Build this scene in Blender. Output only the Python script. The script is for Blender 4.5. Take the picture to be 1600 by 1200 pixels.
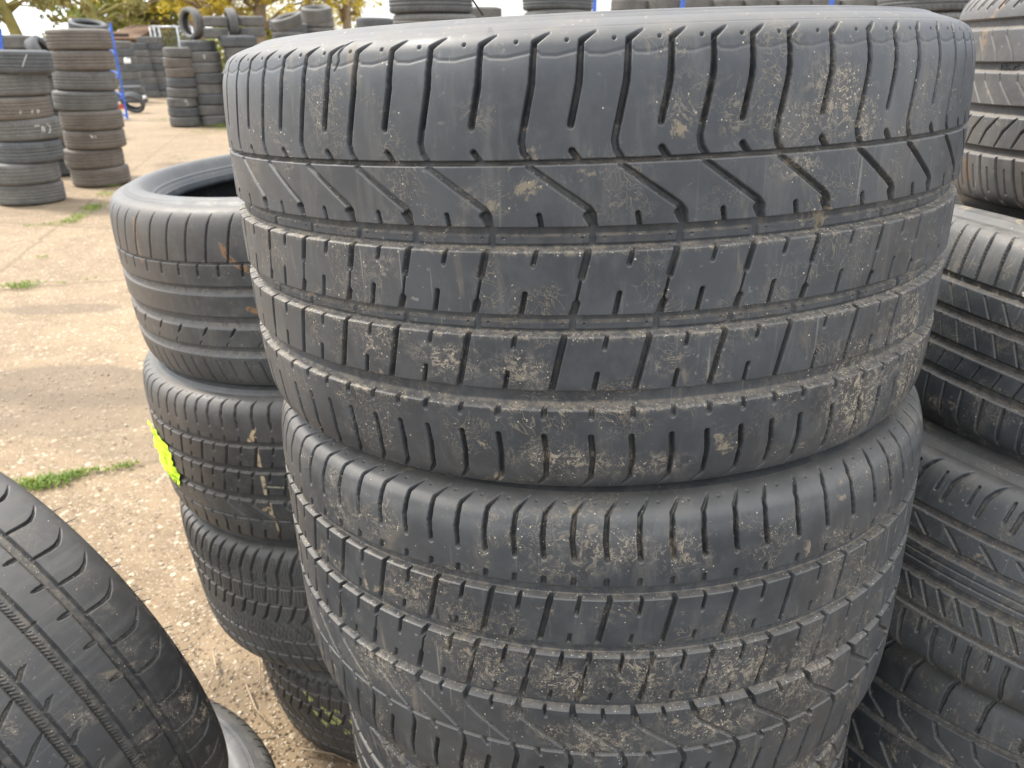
import bpy, math, random
import numpy as np
from mathutils import Matrix, Vector
R_ = math.radians
for o in list(bpy.data.objects): bpy.data.objects.remove(o)
SC = bpy.context.scene
COL = SC.collection
# ------------------------------------------------------------ camera, sky, sun, exposure
CZ = 1.29
F = 1200.0; PITCH = R_(23.4)
cam_d = bpy.data.cameras.new('camera'); cam = bpy.data.objects.new('camera', cam_d); COL.objects.link(cam)
SC.camera = cam
cam.location = (0, 0, CZ); cam.rotation_euler = (R_(90) - PITCH, 0, 0)
cam_d.sensor_width = 36.0; cam_d.lens = 27.0; cam_d.clip_start = 0.02; cam_d.clip_end = 2000
cam_d.dof.use_dof = True; cam_d.dof.focus_distance = 0.56; cam_d.dof.aperture_fstop = 14.0
SUN_EL, SUN_AZ = 56.0, -66.0    # azimuth measured from +Y towards +X (negative = left)
W = bpy.data.worlds.new('World'); SC.world = W; W.use_nodes = True
nt = W.node_tree; nt.nodes.clear()
def wn(t, **k):
    n = nt.nodes.new(t)
    for a, b in k.items(): setattr(n, a, b)
    return n
sky = wn('ShaderNodeTexSky', sky_type='NISHITA', sun_disc=False, sun_elevation=R_(SUN_EL), sun_rotation=R_(SUN_AZ),
         air_density=1.0, dust_density=2.0, ozone_density=1.0)
tc = wn('ShaderNodeTexCoord'); mp = wn('ShaderNodeMapping'); mp.inputs['Scale'].default_value = (1, 1, 2.6)
no = wn('ShaderNodeTexNoise'); no.inputs['Scale'].default_value = 2.2; no.inputs['Detail'].default_value = 7; no.inputs['Roughness'].default_value = .55
rp = wn('ShaderNodeValToRGB'); rp.color_ramp.elements[0].position = .36; rp.color_ramp.elements[1].position = .56
mx = wn('ShaderNodeMix', data_type='RGBA'); mx.inputs['B'].default_value = (10.5, 10.8, 11.2, 1)
bg = wn('ShaderNodeBackground'); bg.inputs['Strength'].default_value = .11; wo = wn('ShaderNodeOutputWorld')
L = nt.links.new
L(tc.outputs['Generated'], mp.inputs['Vector']); L(mp.outputs['Vector'], no.inputs['Vector']); L(no.outputs['Fac'], rp.inputs['Fac'])
L(rp.outputs['Color'], mx.inputs['Factor']); L(sky.outputs['Color'], mx.inputs['A']); L(mx.outputs['Result'], bg.inputs['Color']); L(bg.outputs['Background'], wo.inputs['Surface'])
sd = bpy.data.lights.new('sun', 'SUN'); sd.energy = 2.4; sd.angle = R_(9.0); sd.color = (1.0, .95, .87)
sun = bpy.data.objects.new('sun', sd); COL.objects.link(sun)
sdir = Vector((math.sin(R_(SUN_AZ)) * math.cos(R_(SUN_EL)), math.cos(R_(SUN_AZ)) * math.cos(R_(SUN_EL)), math.sin(R_(SUN_EL))))
sun.rotation_euler = sdir.to_track_quat('Z', 'Y').to_euler()
SC.view_settings.view_transform = 'Standard'; SC.view_settings.look = 'None'; SC.view_settings.gamma = 1
SC.view_settings.use_curve_mapping = False; SC.view_settings.exposure = 1.3

rng = np.random.default_rng(7); random.seed(7)
# ------------------------------------------------------------ small helpers
def ray(x, y):
    v = Vector(((x - 800), 0, 0)); u = 600 - y
    return Vector((x - 800, F * math.cos(PITCH) + u * math.sin(PITCH), -F * math.sin(PITCH) + u * math.cos(PITCH)))
def ground(x, y, z=0.0):
    r = ray(x, y); t = (z - CZ) / r.z
    return Vector((0, 0, CZ)) + r * t
def at_depth(x, y, d):       # point on the pixel ray at horizontal distance d (along +Y)
    r = ray(x, y); return Vector((0, 0, CZ)) + r * (d / r.y)
def mesh_np(name, v, f, smooth=True, attrs=None, cols=None, mat=None):
    """v (n,3); f (m,4) or (m,3) int"""
    me = bpy.data.meshes.new(name); v = np.asarray(v, np.float32); f = np.asarray(f, np.int32)
    k = f.shape[1]
    me.vertices.add(len(v)); me.vertices.foreach_set('co', v.ravel())
    me.loops.add(f.size); me.loops.foreach_set('vertex_index', f.ravel())
    me.polygons.add(len(f)); me.polygons.foreach_set('loop_start', np.arange(0, f.size, k, dtype=np.int32))
    me.update(calc_edges=True)
    if smooth: me.polygons.foreach_set('use_smooth', np.ones(len(f), bool))
    for n, a in (attrs or {}).items():
        at = me.attributes.new(n, 'FLOAT', 'POINT'); at.data.foreach_set('value', np.asarray(a, np.float32).ravel())
    for n, a in (cols or {}).items():
        at = me.attributes.new(n, 'FLOAT_COLOR', 'POINT'); at.data.foreach_set('color', np.asarray(a, np.float32).ravel())
    if mat: me.materials.append(mat)
    return me
def link(name, me, parent=None, mat=None):
    o = bpy.data.objects.new(name, me); COL.objects.link(o)
    if mat is not None and me is not None and not me.materials: me.materials.append(mat)
    if parent is not None: o.parent = parent
    return o
def tag(o, label=None, cat=None, group=None, kind=None):
    if label: o['label'] = label
    if cat: o['category'] = cat
    if group: o['group'] = group
    if kind: o['kind'] = kind
    return o
def empty(name, M=None):
    o = bpy.data.objects.new(name, None); COL.objects.link(o); o.empty_display_size = .1
    if M is not None: o.matrix_world = M
    return o
class MB:
    def __init__(s): s.v = []; s.f = []
    def add(s, v, f):
        b = len(s.v); s.v += [tuple(p) for p in v]; s.f += [tuple(i + b for i in q) for q in f]; return s
    def box(s, c, d, M=None):
        x, y, z = [q / 2 for q in d]; P = [Vector((a * x, b * y, e * z)) for a in (-1, 1) for b in (-1, 1) for e in (-1, 1)]
        if M: P = [M @ p for p in P]
        P = [p + Vector(c) for p in P]
        return s.add(P, [(0, 1, 3, 2), (4, 6, 7, 5), (0, 4, 5, 1), (2, 3, 7, 6), (0, 2, 6, 4), (1, 5, 7, 3)])
    def tube(s, pts, rs, n=8, cap=True):
        pts = [Vector(p) for p in pts]; rings = []
        for i, p in enumerate(pts):
            t = (pts[min(i + 1, len(pts) - 1)] - pts[max(i - 1, 0)]).normalized()
            a = t.cross(Vector((0, 0, 1)) if abs(t.z) < .9 else Vector((1, 0, 0))).normalized(); b = t.cross(a)
            r = rs[i] if hasattr(rs, '__len__') else rs
            rings.append([p + (a * math.cos(k * 2 * math.pi / n) + b * math.sin(k * 2 * math.pi / n)) * r for k in range(n)])
        V = [q for r in rings for q in r]; Fc = []
        for i in range(len(pts) - 1):
            for k in range(n): Fc.append((i * n + k, i * n + (k + 1) % n, (i + 1) * n + (k + 1) % n, (i + 1) * n + k))
        if cap: Fc += [tuple(reversed(range(n))), tuple((len(pts) - 1) * n + k for k in range(n))]
        return s.add(V, Fc)
    def bar(s, p, q, w, h=None):
        p = Vector(p); q = Vector(q); h = h or w; d = q - p; Q = d.to_track_quat('Z', 'Y').to_matrix()
        return s.box((p + q) / 2, (w, h, d.length), Q)
    def build(s, name, mat, parent=None, smooth=False):
        me = bpy.data.meshes.new(name); me.from_pydata(s.v, [], s.f); me.update(); me.materials.append(mat)
        if smooth: me.polygons.foreach_set('use_smooth', [True] * len(me.polygons))
        return link(name, me, parent)
# ------------------------------------------------------------ materials
def newmat(name):
    m = bpy.data.materials.new(name); m.use_nodes = True; t = m.node_tree; t.nodes.clear()
    return m, t
class N:
    def __init__(s, t): s.t = t
    def n(s, ty, **k):
        x = s.t.nodes.new(ty)
        for a, b in k.items(): setattr(x, a, b)
        return x
    def l(s, a, b): s.t.links.new(a, b)
    def val(s, sock, v):
        if isinstance(v, bpy.types.NodeSocket): s.l(v, sock)
        else: sock.default_value = v
    def math(s, op, a, b=0.0, c=None, clamp=False):
        x = s.n('ShaderNodeMath', operation=op, use_clamp=clamp); s.val(x.inputs[0], a); s.val(x.inputs[1], b)
        if c is not None: s.val(x.inputs[2], c)
        return x.outputs[0]
    def mix(s, f, a, b, mode='MIX'):
        x = s.n('ShaderNodeMix', data_type='RGBA', blend_type=mode); s.val(x.inputs['Factor'], f); s.val(x.inputs['A'], a); s.val(x.inputs['B'], b); return x.outputs['Result']
    def rng(s, v, a, b, c=0., d=1., sm=False):
        x = s.n('ShaderNodeMapRange', interpolation_type='SMOOTHSTEP' if sm else 'LINEAR'); s.val(x.inputs['Value'], v)
        for k, q in zip(('From Min', 'From Max', 'To Min', 'To Max'), (a, b, c, d)): s.val(x.inputs[k], q)
        return x.outputs['Result']
    def noise(s, vec, sc, det=3, ro=.5, out='Fac', dist=0.):
        x = s.n('ShaderNodeTexNoise'); s.val(x.inputs['Vector'], vec); x.inputs['Scale'].default_value = sc; x.inputs['Detail'].default_value = det
        x.inputs['Roughness'].default_value = ro; x.inputs['Distortion'].default_value = dist; return x.outputs[out]
    def vor(s, vec, sc, feat='F1', out='Distance', rnd=1.):
        x = s.n('ShaderNodeTexVoronoi', feature=feat); s.val(x.inputs['Vector'], vec); x.inputs['Scale'].default_value = sc; x.inputs['Randomness'].default_value = rnd; return x.outputs[out]
    def mapping(s, vec, sc=(1, 1, 1), rot=(0, 0, 0), loc=(0, 0, 0)):
        x = s.n('ShaderNodeMapping'); s.l(vec, x.inputs['Vector']); x.inputs['Scale'].default_value = sc; x.inputs['Rotation'].default_value = rot; x.inputs['Location'].default_value = loc; return x.outputs['Vector']
    def attr(s, name, out='Fac'):
        x = s.n('ShaderNodeAttribute', attribute_name=name); return x.outputs[out]
def c4(r, g, b): return (r, g, b, 1.0)
def rubber(name, base=(.030, .032, .036), grey=(.060, .063, .068), dust=(.25, .205, .15), dusty=.35, speck=.5, rough=.50, seed=0., smear=.4, brown=0., webk=.6):
    m, t = newmat(name); q = N(t)
    tcn = q.n('ShaderNodeTexCoord'); ob = q.mapping(tcn.outputs['Object'], loc=(seed, seed * .7, seed * 1.3))
    geo = q.n('ShaderNodeNewGeometry'); sx = q.n('ShaderNodeSeparateXYZ'); q.l(geo.outputs['Normal'], sx.inputs[0])
    n1 = q.noise(ob, 7, 5, .55); n2 = q.noise(ob, 38, 4, .55); n3 = q.noise(ob, 520, 3, .55); n4 = q.noise(ob, 130, 4, .6)
    col = q.mix(q.rng(n1, .32, .68, 0, 1, True), c4(*base), c4(*grey))
    col = q.mix(q.math('MULTIPLY', q.rng(q.math('ADD', q.math('MULTIPLY', n2, .65), q.math('MULTIPLY', n4, .35)), .42, .66, 0, 1, True), .5), col, c4(grey[0] * 1.35, grey[1] * 1.32, grey[2] * 1.25))
    # thin film of dry dust, thicker where faces look up
    up = q.rng(sx.outputs['Z'], .12, .8, 0, 1, True)
    film = q.math('MULTIPLY', up, q.rng(n2, .25, .7, .5, 1.))
    col = q.mix(q.math('MULTIPLY', film, dusty), col, c4(dust[0] * .80, dust[1] * .88, dust[2] * 1.02))
    dep = q.attr('dep'); dirt = q.attr('dirt')
    gr = q.math('MULTIPLY', q.math('MULTIPLY', q.rng(dep, .05, .9), q.rng(n4, .40, .62)), q.rng(sx.outputs['Z'], .0, .6, .12, 1.))
    col = q.mix(q.math('MULTIPLY', gr, dusty * 1.3, clamp=True), col, c4(*dust))
    # mud smears: sparse crusty patches with torn edges
    nm = q.noise(ob, 17, 9, .66, dist=.7); ms = q.rng(nm, .635, .67, 0, 1, True)
    vv = q.n('ShaderNodeTexVoronoi', feature='DISTANCE_TO_EDGE'); q.l(q.mapping(q.noise(ob, 40, 3, .6, out='Color', dist=.5), sc=(1, 1, 1)), vv.inputs['Vector']); vv.inputs['Scale'].default_value = 7
    web = q.math('MULTIPLY', q.rng(vv.outputs['Distance'], .05, .015, 0, 1), q.rng(q.noise(ob, 22, 3, .5), .52, .60))
    sm_vec = q.mapping(ob, sc=(1, 1, .25), rot=(.2, .5, .3)); ns = q.noise(sm_vec, 60, 5, .6, dist=.6)
    ms2 = q.math('MULTIPLY', q.rng(ns, .60, .68, 0, .55), q.rng(n1, .48, .6))
    mud = q.math('MULTIPLY', q.math('MAXIMUM', q.math('MAXIMUM', q.math('MULTIPLY', ms, q.rng(n4, .36, .52)), ms2), q.math('MULTIPLY', web, webk)), smear, clamp=True)
    col = q.mix(mud, col, c4(dust[0] * .95, dust[1] * .93, dust[2] * .85))
    # dried dirt where lumps of it really sit, broken up finely
    fl = q.rng(q.noise(ob, 95, 8, .74, dist=1.2), .565, .585); sand = q.rng(q.noise(ob, 340, 5, .78), .54, .57, 0, .6)
    dd = q.math('MULTIPLY', q.rng(dirt, .04, .7), q.math('MAXIMUM', q.math('MAXIMUM', fl, q.math('MULTIPLY', sand, q.rng(n4, .44, .56))), q.math('MULTIPLY', q.rng(vv.outputs['Distance'], .07, .02), q.rng(n4, .46, .54))), clamp=True)
    col = q.mix(q.math('MULTIPLY', q.rng(dirt, .2, 1.), .13), col, c4(dust[0] * .7, dust[1] * .66, dust[2] * .6))
    col = q.mix(q.math('MULTIPLY', dd, .66), col, c4(dust[0] * 1.7, dust[1] * 1.7, dust[2] * 1.65))
    # grit specks
    vc = q.n('ShaderNodeTexVoronoi'); q.l(ob, vc.inputs['Vector']); vc.inputs['Scale'].default_value = 620
    sc = q.n('ShaderNodeSeparateColor'); q.l(vc.outputs['Color'], sc.inputs[0])
    dens = q.math('ADD', q.math('MULTIPLY', q.rng(q.noise(ob, 22, 5, .7), .50, .72), .06 * speck), q.math('ADD', q.math('MULTIPLY', dirt, .16), q.math('MULTIPLY', q.math('MULTIPLY', up, q.rng(dep, .02, .2)), .10 * speck)))
    sp = q.math('MULTIPLY', q.math('LESS_THAN', sc.outputs[0], dens), q.math('LESS_THAN', vc.outputs['Distance'], q.math('MULTIPLY', sc.outputs[1], .5)))
    col = q.mix(q.math('MULTIPLY', sp, .85), col, c4(.46, .40, .30))
    # hairline scratches
    wv = q.n('ShaderNodeTexNoise'); q.l(q.mapping(ob, sc=(260, 260, 12), rot=(.5, .25, .9)), wv.inputs['Vector']); wv.inputs['Scale'].default_value = 1; wv.inputs['Detail'].default_value = 1
    w2 = q.n('ShaderNodeTexNoise'); q.l(q.mapping(ob, sc=(14, 200, 200), rot=(1.1, -.4, .3)), w2.inputs['Vector']); w2.inputs['Scale'].default_value = 1; w2.inputs['Detail'].default_value = 1
    scr = q.math('MULTIPLY', q.math('MAXIMUM', q.rng(wv.outputs['Fac'], .70, .78), q.rng(w2.outputs['Fac'], .70, .78)), q.rng(n1, .42, .6))
    col = q.mix(q.math('MULTIPLY', scr, .5), col, c4(.24, .23, .20))
    # faint wiped and weathered streaks running down the face
    st = q.n('ShaderNodeTexNoise'); q.l(q.mapping(ob, sc=(34, 34, 5), rot=(0, 0, .3)), st.inputs['Vector']); st.inputs['Scale'].default_value = 1; st.inputs['Detail'].default_value = 7; st.inputs['Roughness'].default_value = .7
    col = q.mix(q.math('MULTIPLY', q.rng(st.outputs['Fac'], .52, .66, 0, 1, True), .38), col, c4(dust[0] * .48, dust[1] * .54, dust[2] * .66))
    if brown: col = q.mix(q.math('MULTIPLY', q.rng(q.noise(ob, 5, 3, .5), .45, .62), brown), col, c4(.13, .10, .075))
    pa = q.attr('paint', 'Color'); pf = q.attr('painted')
    col = q.mix(q.math('MULTIPLY', pf, q.rng(n4, .36, .5), clamp=True), col, pa)
    b = q.n('ShaderNodeBsdfPrincipled'); q.l(col, b.inputs['Base Color'])
    q.l(q.math('ADD', q.rng(n2, .3, .7, rough - .07, rough + .07), q.math('ADD', q.math('MULTIPLY', q.math('MAXIMUM', mud, dd), .3), q.math('ADD', q.math('MULTIPLY', film, .10), q.math('MULTIPLY', dep, .25))), clamp=True), b.inputs['Roughness']); b.inputs['Specular IOR Level'].default_value = .62
    bu = q.n('ShaderNodeBump'); bu.inputs['Strength'].default_value = .5; bu.inputs['Distance'].default_value = .0004
    hh = q.math('ADD', q.math('MULTIPLY', n3, .22), q.math('ADD', q.math('MULTIPLY', n4, .25), q.math('MULTIPLY', q.math('MAXIMUM', mud, q.math('MAXIMUM', dd, sp)), .7)))
    q.l(hh, bu.inputs['Height']); q.l(bu.outputs['Normal'], b.inputs['Normal'])
    o = q.n('ShaderNodeOutputMaterial'); q.l(b.outputs[0], o.inputs[0]); return m
def plain(name, col, rough=.6, metal=0., var=.25, sc=12, bump=0.):
    m, t = newmat(name); q = N(t); tcn = q.n('ShaderNodeTexCoord'); n1 = q.noise(tcn.outputs['Object'], sc, 5, .6)
    cc = q.mix(q.rng(n1, .3, .7), c4(*[x * (1 - var) for x in col]), c4(*[min(1, x * (1 + var)) for x in col]))
    b = q.n('ShaderNodeBsdfPrincipled'); q.l(cc, b.inputs['Base Color']); b.inputs['Roughness'].default_value = rough; b.inputs['Metallic'].default_value = metal
    if bump:
        bu = q.n('ShaderNodeBump'); bu.inputs['Strength'].default_value = .5; bu.inputs['Distance'].default_value = bump; q.l(n1, bu.inputs['Height']); q.l(bu.outputs['Normal'], b.inputs['Normal'])
    o = q.n('ShaderNodeOutputMaterial'); q.l(b.outputs[0], o.inputs[0]); return m
def leafmat(name, a, bb):
    m, t = newmat(name); q = N(t); tcn = q.n('ShaderNodeTexCoord'); n1 = q.noise(tcn.outputs['Object'], 1.3, 4, .7); n2 = q.noise(tcn.outputs['Object'], 14, 2, .5)
    cc = q.mix(q.rng(q.math('ADD', q.math('MULTIPLY', n1, .6), q.math('MULTIPLY', n2, .4)), .4, .6), c4(*a), c4(*bb))
    b = q.n('ShaderNodeBsdfPrincipled'); q.l(cc, b.inputs['Base Color']); b.inputs['Roughness'].default_value = .55
    tr = q.n('ShaderNodeBsdfTranslucent'); q.l(cc, tr.inputs['Color']); ms = q.n('ShaderNodeMixShader'); ms.inputs[0].default_value = .4
    q.l(b.outputs[0], ms.inputs[1]); q.l(tr.outputs[0], ms.inputs[2]); o = q.n('ShaderNodeOutputMaterial'); q.l(ms.outputs[0], o.inputs[0]); return m
# ------------------------------------------------------------ tyre geometry
def ss(x): x = np.clip(x, 0, 1); return x * x * (3 - 2 * x)
def spline(pts, n=14):
    p = np.array(pts, float); out = []
    for i in range(len(p) - 1):
        p0 = p[max(i - 1, 0)]; p1 = p[i]; p2 = p[i + 1]; p3 = p[min(i + 2, len(p) - 1)]
        t = np.linspace(0, 1, n, endpoint=False)[:, None]
        out.append(.5 * ((2 * p1) + (-p0 + p2) * t + (2 * p0 - 5 * p1 + 4 * p2 - p3) * t ** 2 + (-p0 + 3 * p1 - 3 * p2 + p3) * t ** 3))
    out.append(p[-1:]); return np.vstack(out)
class Tread:
    """height field on (u, s): u = mm round the tyre (0 faces the viewer), s = mm across (up +)."""
    def __init__(T, R, mid, half, du=.8, ds=.8, ud=460, duc=3.2, crown=None, breaks=(), crown_lo=None):
        T.R = R * 1000; T.mid = mid; T.half = half; T.C = 2 * math.pi * T.R; T.ds = ds
        d = min(ud, T.C / 2 - 1)
        a = np.arange(-d, d + .01, du); n2 = max(4, int((T.C - 2 * d) / duc)); b = np.linspace(d, T.C - d, n2 + 1)[1:-1]
        T.u = np.concatenate([a, b]); T.u = np.where(T.u > T.C / 2, T.u - T.C, T.u); T.u = np.sort(T.u)
        H = half
        crown = crown or [(0, 0), (.35 * H, .3), (.62 * H, 1.4), (.8 * H, 4.0), (.9 * H, 8.0), (.96 * H, 14), (.99 * H, 22), (H, 31)]
        P = spline(crown); L_ = np.concatenate([[0], np.cumsum(np.hypot(*np.diff(P, axis=0).T))])
        T.P, T.L = P, L_; T.Lmax = L_[-1]
        T.P2 = spline(crown_lo) if crown_lo else P; T.L2 = np.concatenate([[0], np.cumsum(np.hypot(*np.diff(T.P2, axis=0).T))])
        s = list(np.arange(mid - T.L2[-1], mid + T.Lmax, ds)) + [mid + T.Lmax]
        for br in breaks: s += [br]
        s = np.array(sorted(s)); keep = [0]
        for i in range(1, len(s)):
            if s[i] - s[keep[-1]] > .28 * ds or i == len(s) - 1: keep.append(i)
        T.s = s[keep]; T.D = np.zeros((len(T.u), len(T.s)), np.float32); T.dirt = np.zeros_like(T.D); T.paint = None
    def ring(T, prof):           # prof: [(s, depth)] piecewise linear; combined by max
        p = sorted(prof); d = np.interp(T.s, [a for a, b in p], [b for a, b in p], left=0, right=0).astype(np.float32)
        T.D = np.maximum(T.D, d[None, :])
    def groove(T, s0, s1, dep=7, wall=.9):   # s0 upper, s1 lower
        T.ring([(s0 + .1, 0), (s0 - wall, dep), (s1 + wall * 1.8, dep), (s1 - .1, 0)])
    def _win(T, a, b, c, d):
        res = []
        for sh in (-T.C, 0, T.C):
            i0, i1 = np.searchsorted(T.u, [a + sh, b + sh]); j0, j1 = np.searchsorted(T.s, [c, d])
            if i1 > i0 and j1 > j0: res.append((sh, i0, i1, j0, j1))
        return res
    def stamp(T, pts, w, d, soft=1.0, arr=None):
        n = len(pts); w = w if hasattr(w, '__len__') else [w] * n; d = d if hasattr(d, '__len__') else [d] * n
        A = T.D if arr is None else arr
        for k in range(n - 1):
            (u0, s0), (u1, s1) = pts[k], pts[k + 1]; m = max(w[k], w[k + 1]) / 2 + soft
            for sh, i0, i1, j0, j1 in T._win(min(u0, u1) - m, max(u0, u1) + m, min(s0, s1) - m, max(s0, s1) + m):
                U = T.u[i0:i1, None] - sh - u0; S = T.s[None, j0:j1] - s0; dx, dy = u1 - u0, s1 - s0
                t = np.clip((U * dx + S * dy) / (dx * dx + dy * dy + 1e-9), 0, 1)
                ds_ = np.hypot(U - t * dx, S - t * dy); ww = (w[k] + (w[k + 1] - w[k]) * t) / 2; dd = d[k] + (d[k + 1] - d[k]) * t
                h = dd * ss((ww + soft / 2 - ds_) / soft); A[i0:i1, j0:j1] = np.maximum(A[i0:i1, j0:j1], h)
    def blob(T, u, s, ru, rs, a):
        for sh, i0, i1, j0, j1 in T._win(u - 2.5 * ru, u + 2.5 * ru, s - 2.5 * rs, s + 2.5 * rs):
            g = a * np.exp(-((T.u[i0:i1, None] - sh - u) / ru) ** 2 - ((T.s[None, j0:j1] - s) / rs) ** 2); T.dirt[i0:i1, j0:j1] = np.maximum(T.dirt[i0:i1, j0:j1], g)
    def mark(T, pts, w, col):
        if T.paint is None: T.paint = np.zeros(T.D.shape + (4,), np.float32)
        m = np.zeros_like(T.D); T.stamp(pts, w, 1.0, 1.5, m); m = m * (T.D < 1.2)
        k = m > T.paint[..., 3]; T.paint[k, :3] = col; T.paint[..., 3] = np.maximum(T.paint[..., 3], m)
    def mesh(T, name, mat):
        l = np.abs(T.s - T.mid); sg = np.sign(T.s - T.mid)
        x = np.zeros_like(l); dr = x.copy(); nx = x.copy(); nr = x.copy()
        for m, P, L_ in ((sg >= 0, T.P, T.L), (sg < 0, T.P2, T.L2)):
            x[m] = np.interp(l[m], L_, P[:, 0]); dr[m] = np.interp(l[m], L_, P[:, 1])
            nx[m] = np.interp(l[m], L_, np.gradient(P[:, 1], L_)) * sg[m]; nr[m] = np.interp(l[m], L_, np.gradient(P[:, 0], L_))
        q = np.hypot(nx, nr) + 1e-9; nx /= q; nr /= q
        h = T.mid + sg * x; r = T.R - dr
        D = T.D; rr = r[None] - D * nr[None]; hh = h[None] - D * nx[None]
        th = (T.u / T.R)[:, None]
        V = np.stack([rr * np.cos(th), rr * np.sin(th), hh], -1).reshape(-1, 3) / 1000
        nu, ns = D.shape; i = np.arange(nu)[:, None]; j = np.arange(ns - 1)[None]; i2 = (i + 1) % nu
        Fc = np.stack([i * ns + j, i2 * ns + j, i2 * ns + j + 1, i * ns + j + 1], -1).reshape(-1, 4)
        pa = T.paint if T.paint is not None else None
        return mesh_np(name, V, Fc, attrs=dict({'dep': D / max(D.max(), 1e-3), 'dirt': T.dirt}, **({'painted': pa[..., 3]} if pa is not None else {})), cols={'paint': pa.reshape(-1, 4)} if pa is not None else None, mat=mat)
def revolve(name, prof, n, mat, bump=None):
    """prof (k,2): (r, h) metres"""
    p = np.array(prof); th = np.linspace(0, 2 * np.pi, n, endpoint=False)
    rr = np.repeat(p[None, :, 0], n, 0); hh = np.repeat(p[None, :, 1], n, 0)
    if bump is not None: rr, hh = bump(th, rr, hh)
    V = np.stack([rr * np.cos(th)[:, None], rr * np.sin(th)[:, None], hh], -1).reshape(-1, 3); k = len(p)
    i = np.arange(n)[:, None]; j = np.arange(k - 1)[None]; i2 = (i + 1) % n
    Fc = np.stack([i * k + j, i2 * k + j, i2 * k + j + 1, i * k + j + 1], -1).reshape(-1, 4)
    return mesh_np(name, V, Fc, mat=mat, attrs={'dep': np.zeros(len(V)), 'dirt': np.zeros(len(V))})
def side_profile(R, half, edge_drop, rim, bulge, sgn, mid, lines=True):
    """outer sidewall from the tread edge down to the bead, metres; sgn +1 upper, -1 lower"""
    H = half; d0 = edge_drop; dm = R - rim
    pts = [(H, d0), (H + bulge * .55, d0 + .12 * (dm - d0)), (H + bulge, d0 + .32 * (dm - d0)), (H + bulge * .7, d0 + .55 * (dm - d0)),
           (H - 10, d0 + .8 * (dm - d0)), (H - 19, d0 + .93 * (dm - d0)), (H - 26, dm), (H - 35, dm + 1), (H - 40, dm - 5)]
    P = spline(pts, 10); L_ = np.concatenate([[0], np.cumsum(np.hypot(*np.diff(P, axis=0).T))]); s = np.arange(0, L_[-1], .9)
    x = np.interp(s, L_, P[:, 0]); d = np.interp(s, L_, P[:, 1])
    e = np.zeros_like(s)
    if lines:
        for c, w, a in ((.10, 1.2, .7), (.16, 1.0, -.5), (.62, 1.5, .9), (.66, 1.0, -.4), (.80, 2.0, 1.2)):
            e += a * np.exp(-((s / L_[-1] - c) * L_[-1] / w) ** 2)
    x = x + e
    return [((R - b) / 1000, (mid + sgn * a) / 1000) for a, b in zip(x, d)]
def tyre(name, T, mats, M, label, group=None, rim=None, bulge=9, nseg=256, serr=None, bulges=None, cat='tyre'):
    """T: Tread already stamped. mats=(tread, sidewall). M: frame matrix. -> empty with parts."""
    root = empty(name, M); rim = rim or T.R - 95; ed = T.P[-1, 1]; H = T.P[-1, 0]
    link('tread', T.mesh('tread', mats[0]), root)
    for sg in (1, -1):
        H, ed = (T.P if sg > 0 else T.P2)[-1]; pr = side_profile(T.R, H, ed, rim, (bulges or {}).get(sg, bulge), sg, T.mid)
        b = None
        if serr and serr[0] == sg:
            lo, hi, cnt, amp = serr[1:]
            def b(th, rr, hh, sg=sg, lo=lo, hi=hi, cnt=cnt, amp=amp):
                dd = T.R / 1000 - rr; m = ((dd > lo) & (dd < hi)); return rr, hh - sg * amp * m * (np.sin(th * cnt)[:, None] > 0)
        me = revolve('sidewall', pr, nseg if not b else 1200, mats[1], b); o = link('sidewall', me, root)
    a = H - 40; d = T.R - rim - 5
    inner = spline([(a, d), (a + 3, d - 8), (H - 14, d * .62), (H - 16, ed + 18), (H - 32, 20), (H * .5, 14), (0, 12.5), (-H * .5, 14), (-(H - 32), 20), (-(H - 16), ed + 18), (-(H - 14), d * .62), (-a - 3, d - 8), (-a, d)], 6)
    link('inner_liner', revolve('inner_liner', [((T.R - q) / 1000, (T.mid + p) / 1000) for p, q in inner], 128, mats[2] if len(mats) > 2 else mats[1]), root)
    tag(root, label, cat, group); return root
def frameM(c, tx=0., ty=0., axis=None, zoff=CZ):
    a = Vector(axis).normalized() if axis is not None else Vector((math.sin(R_(tx)), math.sin(R_(ty)), 0))
    if axis is None: a.z = math.sqrt(1 - a.x ** 2 - a.y ** 2)
    c = Vector(c); t = -c - a * (-c.dot(a)); t.normalize(); s = a.cross(t)
    M = Matrix((t, s, a)).transposed().to_4x4(); M.translation = c
    return Matrix.Translation((0, 0, zoff)) @ Matrix.Rotation(R_(-1.0), 4, 'X') @ M
def nodes_fill(known, C, pitch, jit=.12, seed=1):
    k = sorted(known); r = random.Random(seed); hi = k[-1]; lo = k[0]; out = list(k)
    while True:
        hi += pitch * (1 + r.uniform(-jit, jit))
        if hi > k[0] + C - pitch * .6: break
        out.append(hi)
    return sorted(out)
def halves(nd, C):
    return [(nd[i], ((nd[i] + (nd[i + 1] if i + 1 < len(nd) else nd[0] + C)) / 2), (nd[i + 1] if i + 1 < len(nd) else nd[0] + C) - nd[i]) for i in range(len(nd))]
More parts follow.
